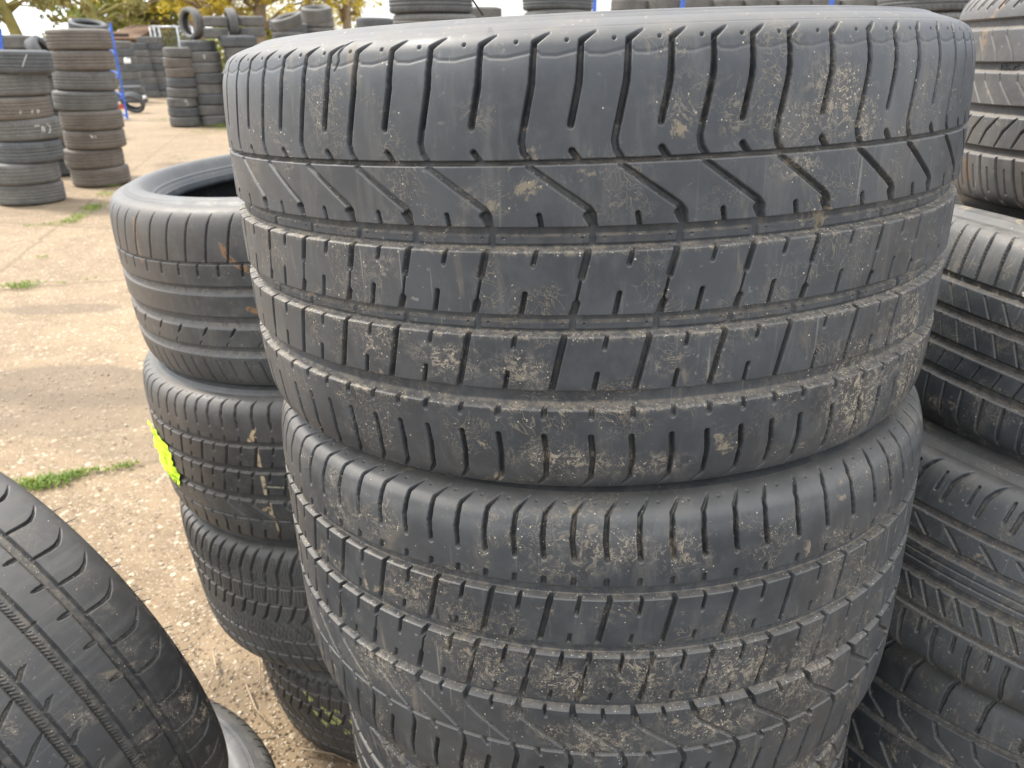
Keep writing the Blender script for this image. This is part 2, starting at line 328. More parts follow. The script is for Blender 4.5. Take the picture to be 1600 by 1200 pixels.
# asymmetric summer pattern; rings listed from its OUTER shoulder: A thin, B-C, D-E, F-G.  fl=-1 turns it over
def summer(T, rings, nd, fl=1, dep=8.0, nd2=None, k=1.0, wk=1.0, up=77, dn=None, slot_lo=None, railed=True):
    A, B, C_, D, E_, Fg, G = rings
    def P(pts, n0): return [(n0 + fl * a * wk, s) for a, s in pts]
    f = fl
    T.ring([(A + 1.7, 0), (A + 1.1, dep * .8), (A - 1.0, dep * .8), (A - 1.6, 0)])
    def grv(a, b, rail):
        # a = edge nearer the outer shoulder, b = other edge.  the wall away from the outer shoulder slopes
        w = b - a; sg = 1 if w > 0 else -1; w = abs(w)
        if rail and w > 10:
            pr = [(0, 0), (.5, dep), (.36 * w, dep), (.40 * w, dep * .74), (.74 * w, dep * .74), (.77 * w, dep), (.90 * w, dep), (w - .3, .35), (w, 0)]
        else: pr = [(0, 0), (.6, dep), (.74 * w, dep), (.88 * w, dep * .75), (w - .3, .35), (w, 0)]
        T.ring([(a + sg * x, d) for x, d in pr])
    grv(B, C_, railed); grv(D, E_, railed); grv(Fg, G, False)
    H = halves(nd, T.C)
    for (n, m, p) in H:
        # outer shoulder: long slot from ring A, kinked at its tip; short slot half way
        for x0, low in ((n, A), (m, None)):
            tip = A + f * up; kink = tip - f * 7; lo = A + f * 22
            pts = [(3.8 * 0 - 3.2, lo), (2, (lo + kink) / 2), (3.6, kink), (13, tip)]
            T.stamp(P(pts, x0), [3.7, 3.9, 3.2, 1.2], [dep * 1.0, dep * 1.0, dep * .8, .9], 1.0)
            if low is not None: T.stamp(P([(-3.4, lo), (-5.2, A + f * 12), (-4, A + f * 6), (0, A)], x0), 3.8, dep * .62, .9)
            else: T.stamp(P([(-2.5, A + f * 6.5), (1.5, A + f * 1)], x0), 3.8, dep * .8, .85)
        for x0 in ((n + m) / 2, (m + n + p) / 2):
            T.stamp([(x0 + f * 9, A + f * 71), (x0 + f * 9.4, A + f * 71)], 1.8, 2.2, .8)
        # V grooves across the second rib
        g = B - A; v0 = A + g * .06
        T.stamp(P([(-1, v0), (37, A + g * .72), (39.5, A + g * .82), (40, B)], n), [3.4, 3.8, 4.4, 4.8], [dep * .5, dep * .6, dep * .9, dep], .9)
        T.stamp(P([(36, v0 - f * 31), (40, B)], n), 4.5, dep, 1.2)
        q = n + f * 40 * wk; qm = q + p / 2
        T.stamp([(qm - f * 1, B + f * 7.5), (qm + f * .3, B)], 3.0, dep * .8, .8)
        # rib 3
        h = D - C_; r3 = q - f * 3.5
        T.stamp(P([(0, C_), (-4.5, C_ + h * .4)], r3), 4.4, dep * .8, .85); T.stamp(P([(-4.5, C_ + h * .4), (-8.5, C_ + h * .82)], r3), 1.5, dep * .6, .7)
        T.stamp(P([(-8, C_ + h * .82), (-10.5, D)], r3), 4.6, dep * .9, .85)
        T.stamp(P([(0, C_), (-2.4, C_ + h * .2)], r3 + p / 2), 2.9, dep * .6, .8); T.stamp(P([(-8.4, C_ + h * .66), (-11.5, D)], r3 + p / 2), 3.1, dep * .85, .8)
        # rib 4
        h = Fg - E_; r4 = q - f * 20
        T.stamp(P([(0, E_), (-9.5, Fg)], r4), 4.3, dep * .9, .85)
        T.stamp(P([(0, E_), (-1.6, E_ + h * .2)], r4 + p / 2), 2.9, dep * .6, .8); T.stamp(P([(-6.5, E_ + h * .67), (-9, Fg)], r4 + p / 2), 3.0, dep * .8, .8)
        # rails: gaps and end pips
        if railed:
            for a, b, o_ in ((B, C_, 0), (D, E_, -14)):
                T.stamp(P([(o_ - .4, a + (b - a) * .2), (o_ - .8, a + (b - a) * .8)], q), 5.0, dep, 1.)
                for e_ in (-7.5, 7.5): T.stamp(P([(o_ + e_, a + (b - a) * .5), (o_ + e_ + .3, a + (b - a) * .5)], q), 1.6, dep, .8)
        # inner shoulder
        s0 = slot_lo or 21
        for x0 in (q, qm):
            T.stamp(P([(0, G), (-.6, G - f * 5.5)], x0 - f * 1), 3.9, dep * .6, .8)
            T.stamp(P([(-.8, G - f * s0), (.6, G - f * (s0 + 16)), (-.8, G - f * (s0 + 36)), (-9.5, G - f * (s0 + 50))], x0 - f * 1), [3.7, 3.9, 3.3, 1.2], [dep * 1.0, dep * 1.0, dep * .8, .9], 1.0)
            T.stamp([(x0 + p / 4 - f * 5, G - f * (s0 + 46)), (x0 + p / 4 - f * 5.3, G - f * (s0 + 46))], 1.7, 2., .8)
def cuts(T, xs, pts, w, d, soft=1.): 
    for x in xs: T.stamp([(x + a, s) for a, s in pts], w, d, soft)
def series(C, start, pitch, jit=.08, seed=3):
    n = max(3, round(C / pitch)); r = random.Random(seed); return [start + i * C / n + r.uniform(-jit, jit) * pitch for i in range(n)]
def grime(T, n, seed, a=.5, lo=3, hi=22):
    r = random.Random(seed)
    for _ in range(n):
        k = r.uniform(lo, hi); T.blob(r.uniform(-T.C / 2, T.C / 2), r.uniform(T.mid - T.half, T.mid + T.half), k, k * r.uniform(.4, 1.3), a * r.uniform(.4, 1))

# ============================================================ SETTING: ground
def ground_mat():
    m, t = newmat('old_concrete'); q = N(t)
    geo = q.n('ShaderNodeNewGeometry'); P = geo.outputs['Position']; flat = q.mapping(P, sc=(1, 1, 0))
    big = q.noise(flat, .9, 5, .6); mid_ = q.noise(flat, 6, 6, .65); fine = q.noise(flat, 90, 4, .7)
    col = q.mix(q.rng(mid_, .35, .68), c4(.165, .114, .063), c4(.25, .178, .104))
    col = q.mix(q.math('MULTIPLY', q.rng(big, .45, .65), .6), col, c4(.29, .212, .124))
    # exposed flint aggregate
    vn = q.n('ShaderNodeTexVoronoi'); q.l(flat, vn.inputs['Vector']); vn.inputs['Scale'].default_value = 62
    sc = q.n('ShaderNodeSeparateColor'); q.l(vn.outputs['Color'], sc.inputs[0])
    peb = q.math('MULTIPLY', q.math('LESS_THAN', vn.outputs['Distance'], q.math('MULTIPLY', sc.outputs[1], .62)), q.math('GREATER_THAN', sc.outputs[2], .35))
    pc = q.mix(sc.outputs[0], c4(.14, .085, .05), c4(.56, .47, .34))
    col = q.mix(q.math('MULTIPLY', peb, .75), col, pc)
    v2 = q.n('ShaderNodeTexVoronoi'); q.l(flat, v2.inputs['Vector']); v2.inputs['Scale'].default_value = 150
    s2 = q.n('ShaderNodeSeparateColor'); q.l(v2.outputs['Color'], s2.inputs[0])
    p2 = q.math('MULTIPLY', q.math('LESS_THAN', v2.outputs['Distance'], .42), q.math('GREATER_THAN', s2.outputs[2], .55))
    col = q.mix(q.math('MULTIPLY', p2, .6), col, q.mix(s2.outputs[0], c4(.11, .075, .045), c4(.5, .42, .3)))
    # damp / oily stains with shapes of their own
    sx = q.n('ShaderNodeSeparateXYZ'); q.l(P, sx.inputs[0])
    wob = q.noise(flat, 3.2, 4, .6)
    for (cx, cy, rx, ry, a) in STAINS:
        dx = q.math('DIVIDE', q.math('SUBTRACT', sx.outputs[0], cx), rx); dy = q.math('DIVIDE', q.math('SUBTRACT', sx.outputs[1], cy), ry)
        d = q.math('ADD', q.math('MULTIPLY', dx, dx), q.math('MULTIPLY', dy, dy)); d = q.math('ADD', d, q.math('MULTIPLY', q.math('SUBTRACT', wob, .5), 2.2))
        col = q.mix(q.math('MULTIPLY', q.rng(d, 1.15, .6, 0, 1, True), a), col, c4(.115, .085, .055))
    # slab joints and cracks filled with soil
    w2 = q.noise(flat, 7, 3, .6)
    for (x0, y0, x1, y1, wd) in JOINTS:
        L0 = math.hypot(x1 - x0, y1 - y0); nx, ny = -(y1 - y0) / L0, (x1 - x0) / L0
        d = q.math('ADD', q.math('MULTIPLY', q.math('SUBTRACT', sx.outputs[0], x0), nx), q.math('MULTIPLY', q.math('SUBTRACT', sx.outputs[1], y0), ny))
        d = q.math('ABSOLUTE', q.math('ADD', d, q.math('MULTIPLY', q.math('SUBTRACT', w2, .5), .09)))
        col = q.mix(q.rng(d, wd, wd * .4, 0, .55), col, c4(.13, .09, .05))
    # unseen dark ground added from the camera backwards to cut bounce light
    bounce_cut = q.math('MULTIPLY', q.rng(q.math('ADD', sx.outputs[1], q.math('MULTIPLY', wob, .3)), .25, .15), q.rng(sx.outputs[0], -3.2, -3.0))
    col = q.mix(bounce_cut, col, c4(.055, .052, .048))
    b = q.n('ShaderNodeBsdfPrincipled'); q.l(col, b.inputs['Base Color']); b.inputs['Roughness'].default_value = .85
    bu = q.n('ShaderNodeBump'); bu.inputs['Strength'].default_value = .7; bu.inputs['Distance'].default_value = .004
    q.l(q.math('ADD', q.math('ADD', q.math('MULTIPLY', peb, q.rng(vn.outputs['Distance'], .6, 0, 0, 1)), q.math('MULTIPLY', fine, .6)), q.math('MULTIPLY', mid_, 1.2)), bu.inputs['Height'])
    q.l(bu.outputs['Normal'], b.inputs['Normal']); o = q.n('ShaderNodeOutputMaterial'); q.l(b.outputs[0], o.inputs[0]); return m
def g2(x, y): p = ground(x, y); return p.x, p.y
STAINS = []
for (x, y, rx, ry, a) in ((95, 480, .36, .10, .55), (150, 600, .95, .22, .6), (60, 640, .9, .22, .5), (240, 690, .35, .12, .35), (40, 330, 1.0, .25, .3), (330, 1075, .16, .10, .35)):
    p = g2(x, y); STAINS.append((p[0], p[1], rx, ry, a))
JOINTS = []
for (a, b, c_, d, wd) in ((0, 762, 215, 722, .022), (0, 449, 150, 437, .03), (60, 375, 182, 283, .018), (-40, 345, 100, 352, .03)):
    p = g2(a, b); r = g2(c_, d); JOINTS.append((p[0], p[1], r[0], r[1], wd))
GM = ground_mat()
S_ = 400; vs = []; fs = []
gx = np.concatenate([[-S_], np.linspace(-30, 30, 61), [S_]]); gy = np.concatenate([[-S_], np.linspace(-6, 54, 61), [S_]])
X, Y = np.meshgrid(gx, gy, indexing='ij'); Z = .012 * np.sin(X * 1.3 + .4) * np.cos(Y * .9) * (np.abs(X) < 29) * (Y > -5) * (Y < 53) - .012
V = np.stack([X, Y, Z], -1).reshape(-1, 3); k = len(gy); i = np.arange(len(gx) - 1)[:, None]; j = np.arange(k - 1)[None]
Fc = np.stack([i * k + j, (i + 1) * k + j, (i + 1) * k + j + 1, i * k + j + 1], -1).reshape(-1, 4)
tag(link('ground', mesh_np('ground', V, Fc, mat=GM)), kind='structure')
# loose stones on the slab in front
def stones():
    r = random.Random(5); mb = MB(); ico = [(0, 0, .8), (.9, 0, .1), (.3, .85, .1), (-.75, .5, .12), (-.7, -.55, .1), (.3, -.85, .1), (0, 0, -.6)]
    fc = [(0, 1, 2), (0, 2, 3), (0, 3, 4), (0, 4, 5), (0, 5, 1), (6, 2, 1), (6, 3, 2), (6, 4, 3), (6, 5, 4), (6, 1, 5)]
    V = []; Fs = []
    for _ in range(5200):
        x = r.uniform(-20, 620); y = r.uniform(560, 1200) if r.random() < .8 else r.uniform(330, 640); p = ground(x, y); s = r.uniform(.0018, .0055) * (1.7 if r.random() < .05 else 1); a = r.uniform(0, 6.3); b = len(V)
        for q_ in ico:
            qx = q_[0] * s * r.uniform(.75, 1.2); qy = q_[1] * s * r.uniform(.75, 1.2)
            V.append((p.x + qx * math.cos(a) - qy * math.sin(a), p.y + qx * math.sin(a) + qy * math.cos(a), q_[2] * s * .55))
        Fs += [tuple(b + w for w in f_) for f_ in fc]
    return np.array(V), np.array(Fs)
sv, sf = stones()
def stone_mat():
    m, t = newmat('flint'); q = N(t); tcn = q.n('ShaderNodeTexCoord'); vn = q.n('ShaderNodeTexVoronoi'); q.l(tcn.outputs['Object'], vn.inputs['Vector']); vn.inputs['Scale'].default_value = 70
    s = q.n('ShaderNodeSeparateColor'); q.l(vn.outputs['Color'], s.inputs[0]); col = q.mix(s.outputs[0], c4(.18, .11, .06), c4(.55, .46, .34))
    b = q.n('ShaderNodeBsdfPrincipled'); q.l(col, b.inputs['Base Color']); b.inputs['Roughness'].default_value = .6; o = q.n('ShaderNodeOutputMaterial'); q.l(b.outputs[0], o.inputs[0]); return m
tag(link('gravel', mesh_np('gravel', sv, sf, smooth=False, mat=stone_mat())), 'loose pale and brown flint grit scattered over the old concrete', 'gravel', kind='stuff')
# grass in the joints
GR = leafmat('grass_green', (.13, .22, .03), (.30, .36, .07))
def grass():
    r = random.Random(11); V = []; Fs = []
    def tuft(p, n, rad, h):
        for _ in range(n):
            a = r.uniform(0, 6.3); d = rad * math.sqrt(r.random()); x = p[0] + d * math.cos(a) * 1.6; y = p[1] + d * math.sin(a) * .7; b = r.uniform(0, 6.3); hh = h * r.uniform(.3, .8); w = .0019; ln = r.uniform(.3, 1.1) * hh; k = len(V)
            cx, cy = math.cos(b), math.sin(b)
            V.extend([(x - w * cy, y + w * cx, 0), (x + w * cy, y - w * cx, 0), (x + cx * ln * .4 + w * cy, y + cy * ln * .4 - w * cx, hh * .6), (x + cx * ln * .4 - w * cy, y + cy * ln * .4 + w * cx, hh * .6), (x + cx * ln, y + cy * ln, hh * .85)])
            Fs.extend([(k, k + 1, k + 2, k + 3), (k + 3, k + 2, k + 4, k + 4)])
    def along(x0, y0, x1, y1, n, rad, h, per):
        for _ in range(int(n * .7)):
            t = r.random(); p = ground(x0 + (x1 - x0) * t, y0 + (y1 - y0) * t + r.gauss(0, 2)); tuft((p.x, p.y), per, rad, h)
    along(28, 764, 80, 752, 22, .05, .03, 24); along(60, 756, 120, 742, 18, .03, .028, 20); along(100, 745, 220, 722, 16, .018, .022, 22)
    along(0, 450, 55, 446, 16, .035, .03, 26); along(60, 446, 150, 436, 8, .02, .02, 14)
    along(100, 350, 150, 322, 26, .05, .04, 30); along(150, 325, 180, 286, 12, .06, .05, 26); along(0, 300, 12, 286, 10, .06, .1, 26)
    along(40, 352, 100, 350, 10, .04, .025, 16); along(268, 248, 285, 246, 5, .04, .03, 20); along(330, 196, 352, 196, 16, .1, .1, 30); along(232, 188, 262, 186, 8, .05, .05, 16); along(45, 402, 75, 400, 6, .03, .02, 14)
    along(300, 206, 350, 203, 14, .1, .05, 20)
    return V, Fs
gv, gf = grass(); me = bpy.data.meshes.new('grass'); me.from_pydata(gv, [], [tuple(dict.fromkeys(f)) for f in gf]); me.materials.append(GR)
tag(link('grass', me), 'short bright green grass growing in the joints of the concrete', 'grass', kind='stuff')
# twigs on the ground
TW = plain('dry_stalk', (.30, .22, .14), .8)
for i_, (pts, lab) in enumerate(((((400, 1000), (406, 1045), (408, 1090)), 'thin reddish dry stalk lying beside the lowest winter tyre'), (((385, 1072), (400, 1110), (428, 1138)), 'pale curved root lying on the concrete between the tyres'), (((470, 1172), (520, 1180), (548, 1192)), 'short brown twig near the bottom of the marked winter tyre'), (((333, 1018), (338, 1045), (330, 1070)), 'crooked pale stalk standing just above the half hidden flat tyre'))):
    mb = MB(); mb.tube([ground(a, b) + Vector((0, 0, .004)) for a, b in pts], [.0022, .0018, .001], 6); o = mb.build('twig', TW, smooth=True); tag(o, lab, 'twig')

# ============================================================ BACKGROUND tyre stacks
BGM = [rubber('rubber_far_%s' % n, base=b, grey=g, dust=d, dusty=.55, smear=.55, seed=s, rough=.7) for n, b, g, d, s in (
    ('grey', (.075, .072, .066), (.12, .115, .104), (.22, .19, .15), 3.), ('brown', (.085, .070, .056), (.130, .108, .086), (.22, .18, .13), 9.), ('dark', (.045, .047, .049), (.08, .083, .084), (.16, .15, .13), 15.))]
def bg_tread(kind):
    T = Tread(.30, 0, 90, du=5, ds=3.2, ud=2000, breaks=())
    for c_ in ((-42, -14, 14, 42), (-30, 0, 30), (-45, -20, 20, 45))[kind]: T.ring([(c_ - 6, 0), (c_ - 3.4, 9), (c_ + 3.4, 9), (c_ + 6, 0)])
    n = (70, 56, 84)[kind]
    for x in series(T.C, 0, T.C / n, .1, kind + 2):
        T.stamp([(x, 52), (x + (0, 12, 6)[kind], 88)], 7, 5, 4); T.stamp([(x + 9, -52), (x + (9, 20, 14)[kind], -88)], 7, 5, 4)
        if kind != 0: T.stamp([(x, -12), (x + 14, 12)], 5, 4, 4)
    return T
def bg_proto(kind):
    T = bg_tread(kind); P = {}
    P['tread'] = T.mesh('far_tread', BGM[0]); ed = T.P[-1, 1]
    for sg in (1, -1): P[sg] = revolve('far_sidewall', side_profile(T.R, T.P[-1, 0], ed, 205, 7, sg, 0)[::4], 56, BGM[0])
    P['in'] = revolve('far_liner', [((300 - d) / 1000, h / 1000) for d, h in ((95, 60), (80, 70), (40, 76), (16, 50), (13, 0), (16, -50), (40, -76), (80, -70), (95, -60))], 48, BGM[2])
    return P
PROTO = [bg_proto(k_) for k_ in range(3)]
def bg_tyre(M, kind, mat, label, group, sc=(1, 1, 1)):
    r = empty('tyre', M @ Matrix.Diagonal((*sc, 1))); P = PROTO[kind]
    for nm, key in (('tread', 'tread'), ('sidewall', 1), ('sidewall', -1), ('inner_liner', 'in')):
        o = link(nm, P[key], r)
        if key != 'in': o.material_slots[0].link = 'OBJECT'; o.material_slots[0].material = BGM[mat]
    tag(r, label, 'tyre', group); return r
ORD = ['bottom', 'second', 'third', 'fourth', 'fifth', 'sixth', 'seventh', 'eighth', 'ninth', 'tenth', 'eleventh', 'twelfth']
LOOK = {0: 'grey', 1: 'brownish', 2: 'dark'}
def stack(xb, yb, xt, yt, w, n, desc, group, mats=(0,), kinds=(0, 1, 2), jit=.012, seed=0, tiltsd=.012, z0=0., hf=None):
    r = random.Random(seed); g = ground(xb, yb, z0); dn = Vector((g.x, g.y, 0)).normalized()
    zc = g.y * math.cos(PITCH) + (CZ - z0) * math.sin(PITCH); D = w / (F / zc); Rr = D / 2
    top = at_depth(xt, yt, g.y); H = top.z - z0; th = H / n if hf is None else hf
    c0 = g + dn * Rr; c0.z = z0; c1 = top + dn * Rr; out = []
    for i in range(n):
        t = (i + .5) / n; p = c0.lerp(c1, t); p.z = z0 + th * (i + .5); p.x += r.uniform(-jit, jit) * 2; p.y += r.uniform(-jit, jit)
        s = r.uniform(.97, 1.02) * Rr / .30; M = Matrix.Translation(p) @ Matrix.Rotation(r.uniform(0, 6.3), 4, 'Z'); M = Matrix.Translation(p) @ Matrix.Rotation(r.gauss(0, tiltsd), 4, 'X') @ Matrix.Rotation(r.gauss(0, tiltsd), 4, 'Y') @ Matrix.Rotation(r.uniform(0, 6.3), 4, 'Z')
        m = mats[i % len(mats)]; pos = 'topmost' if i == n - 1 else ORD[i]
        tt = bg_tyre(M, r.choice(kinds), m, '%s %s tyre %s' % (pos, LOOK[m], ('of ' if i in (0, n - 1) else 'up in ') + desc), group, (s, s, th / .190))
        out.append(tt)
    return out
SA = stack(55, 322, 17, 78, 98, 7, 'the wide stack at the left edge', 'tyres in the stack at the left edge', (0, 0, 2, 0, 1, 0, 2), seed=1, jit=.02)
SB = stack(157, 293, 121, 45, 88, 8, 'the neat brown stack beside the blue frame', 'tyres in the brown stack by the blue frame', (1, 1, 1, 1, 0, 0, 1, 1), seed=2, jit=.012)
stack(96, 276, 70, 92, 74, 7, 'the stack squeezed between the two nearest', 'tyres in the squeezed stack', (2, 2, 1, 2, 2, 0, 2), seed=3, jit=.03, tiltsd=.03)
stack(50, 225, 20, 56, 70, 8, 'the pile behind the left edge stack', 'tyres behind the left edge stack', (2, 0), seed=4, jit=.04, tiltsd=.04)
stack(100, 215, 70, 60, 62, 8, 'the pile between the two nearest stack tops', 'tyres behind the two nearest stacks', (0, 2), seed=5, jit=.03, tiltsd=.05)
stack(214, 160, 187, 64, 34, 8, 'the dark stack behind the blue frame', 'tyres in the dark stack behind the blue frame', (2, 0), seed=6)
stack(236, 153, 213, 67, 31, 8, 'the shorter of the two distant twin stacks', 'tyres in the left distant twin stack', (0, 2, 0), seed=7)
stack(256, 152, 232, 57, 36, 9, 'the taller of the two distant twin stacks', 'tyres in the right distant twin stack', (0, 2, 0), seed=8)
SE = stack(292, 198, 281, 74, 50, 8, 'the grey stack before the mesh fence', 'tyres in the single grey stack', (0, 2, 0, 0, 2, 1, 1, 0), seed=9)
SF = stack(343, 197, 309, 63, 52, 8, 'the stack under the standing tyre', 'tyres in the stack under the standing tyre', (0, 0, 2, 0, 2), seed=10, jit=.02)
stack(404, 197, 372, 56, 56, 8, 'the stack half hidden by the biggest tyre', 'tyres half hidden left of the big bald tyre', (0, 2), seed=12, jit=.02)
stack(470, 190, 450, 32, 54, 9, 'the sloping pile left of the open tyre', 'tyres in the sloping pile', (0, 0, 2), seed=13, jit=.04, tiltsd=.07)
stack(520, 186, 495, 24, 48, 9, 'the stack under the lone open tyre', 'tyres in the stack under the open tyre', (0,), seed=14)
stack(625, 215, 584, 27, 58, 8, 'the low stack left of the orange chalk', 'tyres in the low stack behind the big tyre', (0, 2), seed=15)
SH = stack(716, 330, 668, -24, 124, 9, 'the tall stack with an orange chalk scribble', 'tyres in the tall orange chalked stack', (0, 0, 2), kinds=(0, 2), seed=16)
stack(775, 210, 752, 10, 62, 9, 'the pale stack right of the orange chalked stack', 'tyres in the pale stack', (0, 1), seed=17)
stack(880, 300, 868, -20, 108, 10, 'the stack behind the middle of the biggest tyre', 'tyres in the stack behind the middle', (0, 2), seed=18)
for q_, xx in enumerate((985, 1035, 1085, 1135, 1185, 1235, 1285, 1335, 1385)):
    stack(xx, 205, xx, -4, 56, 10, 'the %s stack in the blue rack row' % ('first second third fourth fifth sixth seventh eighth ninth'.split()[q_]), 'tyres in the row by the blue rack', (2, 0), seed=30 + q_, jit=.02)
stack(1450, 330, 1455, -60, 150, 11, 'the big stack behind the upper right corner', 'tyres in the stack at the upper right', (0, 2), seed=50, jit=.01)
# tyres standing or lying on top of stacks
def odd(x, y, d, wpx, rot, label, group, mat=0, kind=0, hw=1.0):
    p = at_depth(x, y, d); zc = p.y * math.cos(PITCH) - (p.z - CZ) * math.sin(PITCH); s = wpx / (F / zc) / .6
    M = Matrix.Translation(p) @ Matrix.Rotation(R_(rot[2]), 4, 'Z') @ Matrix.Rotation(R_(rot[1]), 4, 'Y') @ Matrix.Rotation(R_(rot[0]), 4, 'X')
    return bg_tyre(M, kind, mat, label, group, (s, s, s * hw))
d5 = ground(343, 197).y + .3
gT = 'tyres laid on top of the stacks'
odd(299, 37, d5, 47, (0, 90, 55), 'tyre standing upright on a stack with its open side to the left', gT, 0)
odd(362, 37, d5 + .25, 45, (0, 90, 28), 'tyre standing upright and leaning on the pair right of the open one', gT, 0)
for k_, (x, y) in enumerate(((337, 52), (336, 34))): odd(x, y, d5, 38, (0, 0, 0), ('lower' if k_ == 0 else 'upper') + ' tyre of the pair between the two upright tyres', gT, 0, 1, 1.2)
for k_, (x, y) in enumerate(((393, 50), (392, 33))): odd(x, y, d5 + .3, 40, (2, 0, 0), ('lower' if k_ == 0 else 'upper') + ' tyre of the pair right of the second upright tyre', gT, 0, 2, 1.1)
odd(495, 22, 13.5, 48, (12, 0, 0), 'lone tyre tipped forward to show its dark open top', gT, 0, 0, 1.35)
odd(450, 33, 14, 50, (14, -14, 0), 'tyre lying askew left of the lone open tyre', gT, 0)
odd(208, 160, ground(208, 176).y, 35, (-48, 20, 20), 'tyre leaning against the dark stack behind the blue frame', gT, 2)
odd(204, 140, ground(208, 165).y + .4, 34, (0, 0, 0), 'small tyre lying flat behind the leaning one', gT, 2)
odd(70, 88, 9.8, 62, (0, 62, 10), 'tyre tilted up between the tops of the two nearest stacks', gT, 2)
odd(138, 44, 10.5, 56, (10, 10, 0), 'tyre peeping over the top of the brown stack', gT, 2)

# ---- chalk scribbles on far tyres are small painted strokes on their own tread
PW = plain('white_chalk', (.62, .6, .55), .9); PO = plain('orange_chalk', (.8, .22, .05), .9); PY = plain('yellow_chalk', (.7, .65, .15), .9)
def scribble(root, strokes, mat, w=.004):
    bpy.context.view_layer.update(); c_ = root.matrix_world.inverted() @ Vector((0, 0, CZ)); a0 = math.atan2(c_.y, c_.x); V = []
    mb = MB()
    for st in strokes:
        pts = []
        for i in range(len(st) - 1):
            for t in (0, .34, .67): pts.append((st[i][0] + (st[i + 1][0] - st[i][0]) * t, st[i][1] + (st[i + 1][1] - st[i][1]) * t))
        pts.append(st[-1]); mb.tube([Vector((.3005 * math.cos(a0 + u / 300), .3005 * math.sin(a0 + u / 300), s_ / 1000)) for u, s_ in pts], w, 5)
    mb.build('chalk_mark', mat, root, True)
scribble(SA[6], [[(95, 60), (70, 20), (40, -40)]], PW, .003)
scribble(SA[4], [[(20, -45), (20, -20), (34, -16)], [(118, -45), (118, -20), (132, -16)], [(170, -45), (170, -14), (186, -18), (184, -32), (171, -32)]], PW, .003)
scribble(SA[3], [[(75, 30), (120, 32)], [(130, -30), (140, 40), (150, -35), (160, 20)], [(190, 40), (215, 25), (212, -20), (190, -38)]], PW, .0035)
scribble(SB[2], [[(-40, 60), (-30, 20), (-24, 55), (-12, 22)], [(10, 50), (4, 30), (16, 24)]], PW, .0035)
scribble(SE[2], [[(20, 60), (60, 40), (50, 0), (15, 10), (20, 45), (70, 30), (80, -30), (40, -60)]], PW, .004)
scribble(SF[6], [[(-10, 50), (15, -40), (30, 50)]], PW, .004)
scribble(SH[7], [[(-110, 30), (-125, -25), (-105, -35), (-92, 20)], [(-85, 30), (-92, -20), (-70, -30), (-62, 25)], [(-55, 25), (-60, -22)]], PO, .006)
# blue ladder frame
BL = plain('blue_paint', (.035, .11, .46), .45, var=.3); RD = plain('red_oxide_paint', (.38, .06, .03), .6); GV = plain('galvanised_steel', (.42, .44, .47), .4, .7); PW2 = plain('white_label', (.8, .8, .78), .6)
def ladder(bx, by, tx, ty, wpx, label, rungs=9, loc=0.):
    g = ground(bx, by); top = at_depth(tx, ty, g.y + .05); root = empty('ladder_frame', Matrix.Translation(g)); zc = g.y * math.cos(PITCH); w = wpx / (F / zc); up = top - g; side = Vector((.8, -.6, 0)) * w * 1.4
    for sgn in (-.5, .5):
        mb = MB(); mb.bar(side * sgn, side * sgn + up, .04, .03); o = mb.build('upright', BL, root)
        m2 = MB(); m2.box(side * sgn + Vector((0, 0, .015)), (.1, .1, .02)); m2.build('foot_plate', GV, o)
    for i in range(rungs):
        t = (i + .7) / rungs; a = side * -.5 + up * t; b = side * .5 + up * (t + (.06 if i % 2 else -.04)); mb = MB(); mb.bar(a, b, .04, .025); mb.build('cross_brace', BL, root)
    mb = MB(); mb.box(up * .14, (w * .8, .05, .09)); mb.build('locking_plate', RD, root)
    mb = MB(); mb.box(up * .24, (w * .5, .06, .16)); mb.build('black_bracket', BGM[2], root)
    mb = MB(); mb.box(up * .06, (w * .7, .045, .1)); mb.build('label_plate', PW2, root)
    tag(root, label, 'frame'); return root
ladder(193, 187, 165, 36, 19, 'narrow blue steel ladder frame leaning beside the brown tyre stack')
ladder(14, 250, -4, 44, 12, 'blue steel frame cut off by the left edge behind the stack')
def rack(xs, y, d):
    root = empty('tyre_rack', Matrix.Translation(at_depth(sum(xs) / len(xs), y, d).xy.to_3d())); o0 = root.matrix_world.translation
    for x in xs:
        p = at_depth(x, y, d); mb = MB(); mb.box(Vector((p.x - o0.x, 0, p.z / 2)), (.05, .05, p.z)); mb.build('upright', BL, root)
    for zz in (.5, 1.35, 2.0):
        a = at_depth(xs[0], y, d).x - o0.x; b = at_depth(xs[-1], y, d).x - o0.x; mb = MB(); mb.box(((a + b) / 2, .01, zz), (abs(b - a), .05, .1)); mb.build('beam', RD, root)
    tag(root, 'long blue upright tyre rack just showing over the big tyre', 'rack')
rack([930, 1068, 1302, 1400], -14, 11.5)
# mesh fence panel, shed
def fence():
    g = at_depth(255, 60, 28); root = empty('fence_panel', Matrix.Translation((g.x, g.y, 0))); zt = at_depth(255, 42, 28).z
    xl = at_depth(234, 42, 28).x - g.x; xr = at_depth(300, 42, 28).x - g.x
    for x in (xl, xl + .14, xl + .3, (xl + xr) / 2 + .2, xr):
        mb = MB(); mb.tube([(x, 0, 0), (x, 0, zt)], .035, 8); mb.build('post', GV, root, True)
    for z in (zt, .25):
        mb = MB(); mb.tube([(xl, 0, z), (xr, 0, z)], .035, 8); mb.build('rail', GV, root, True)
    mb = MB(); n = int((xr - xl) / .08)
    for i in range(n): mb.box((xl + i * .08, .0, zt / 2), (.006, .006, zt - .1))
    for i in range(int(zt / .2)): mb.box(((xl + xr) / 2, .004, .2 * i + .1), (xr - xl, .005, .005))
    mb.build('wire_mesh', GV, root); tag(root, 'galvanised mesh fence panel standing behind the grey stacks', 'fence')
fence()
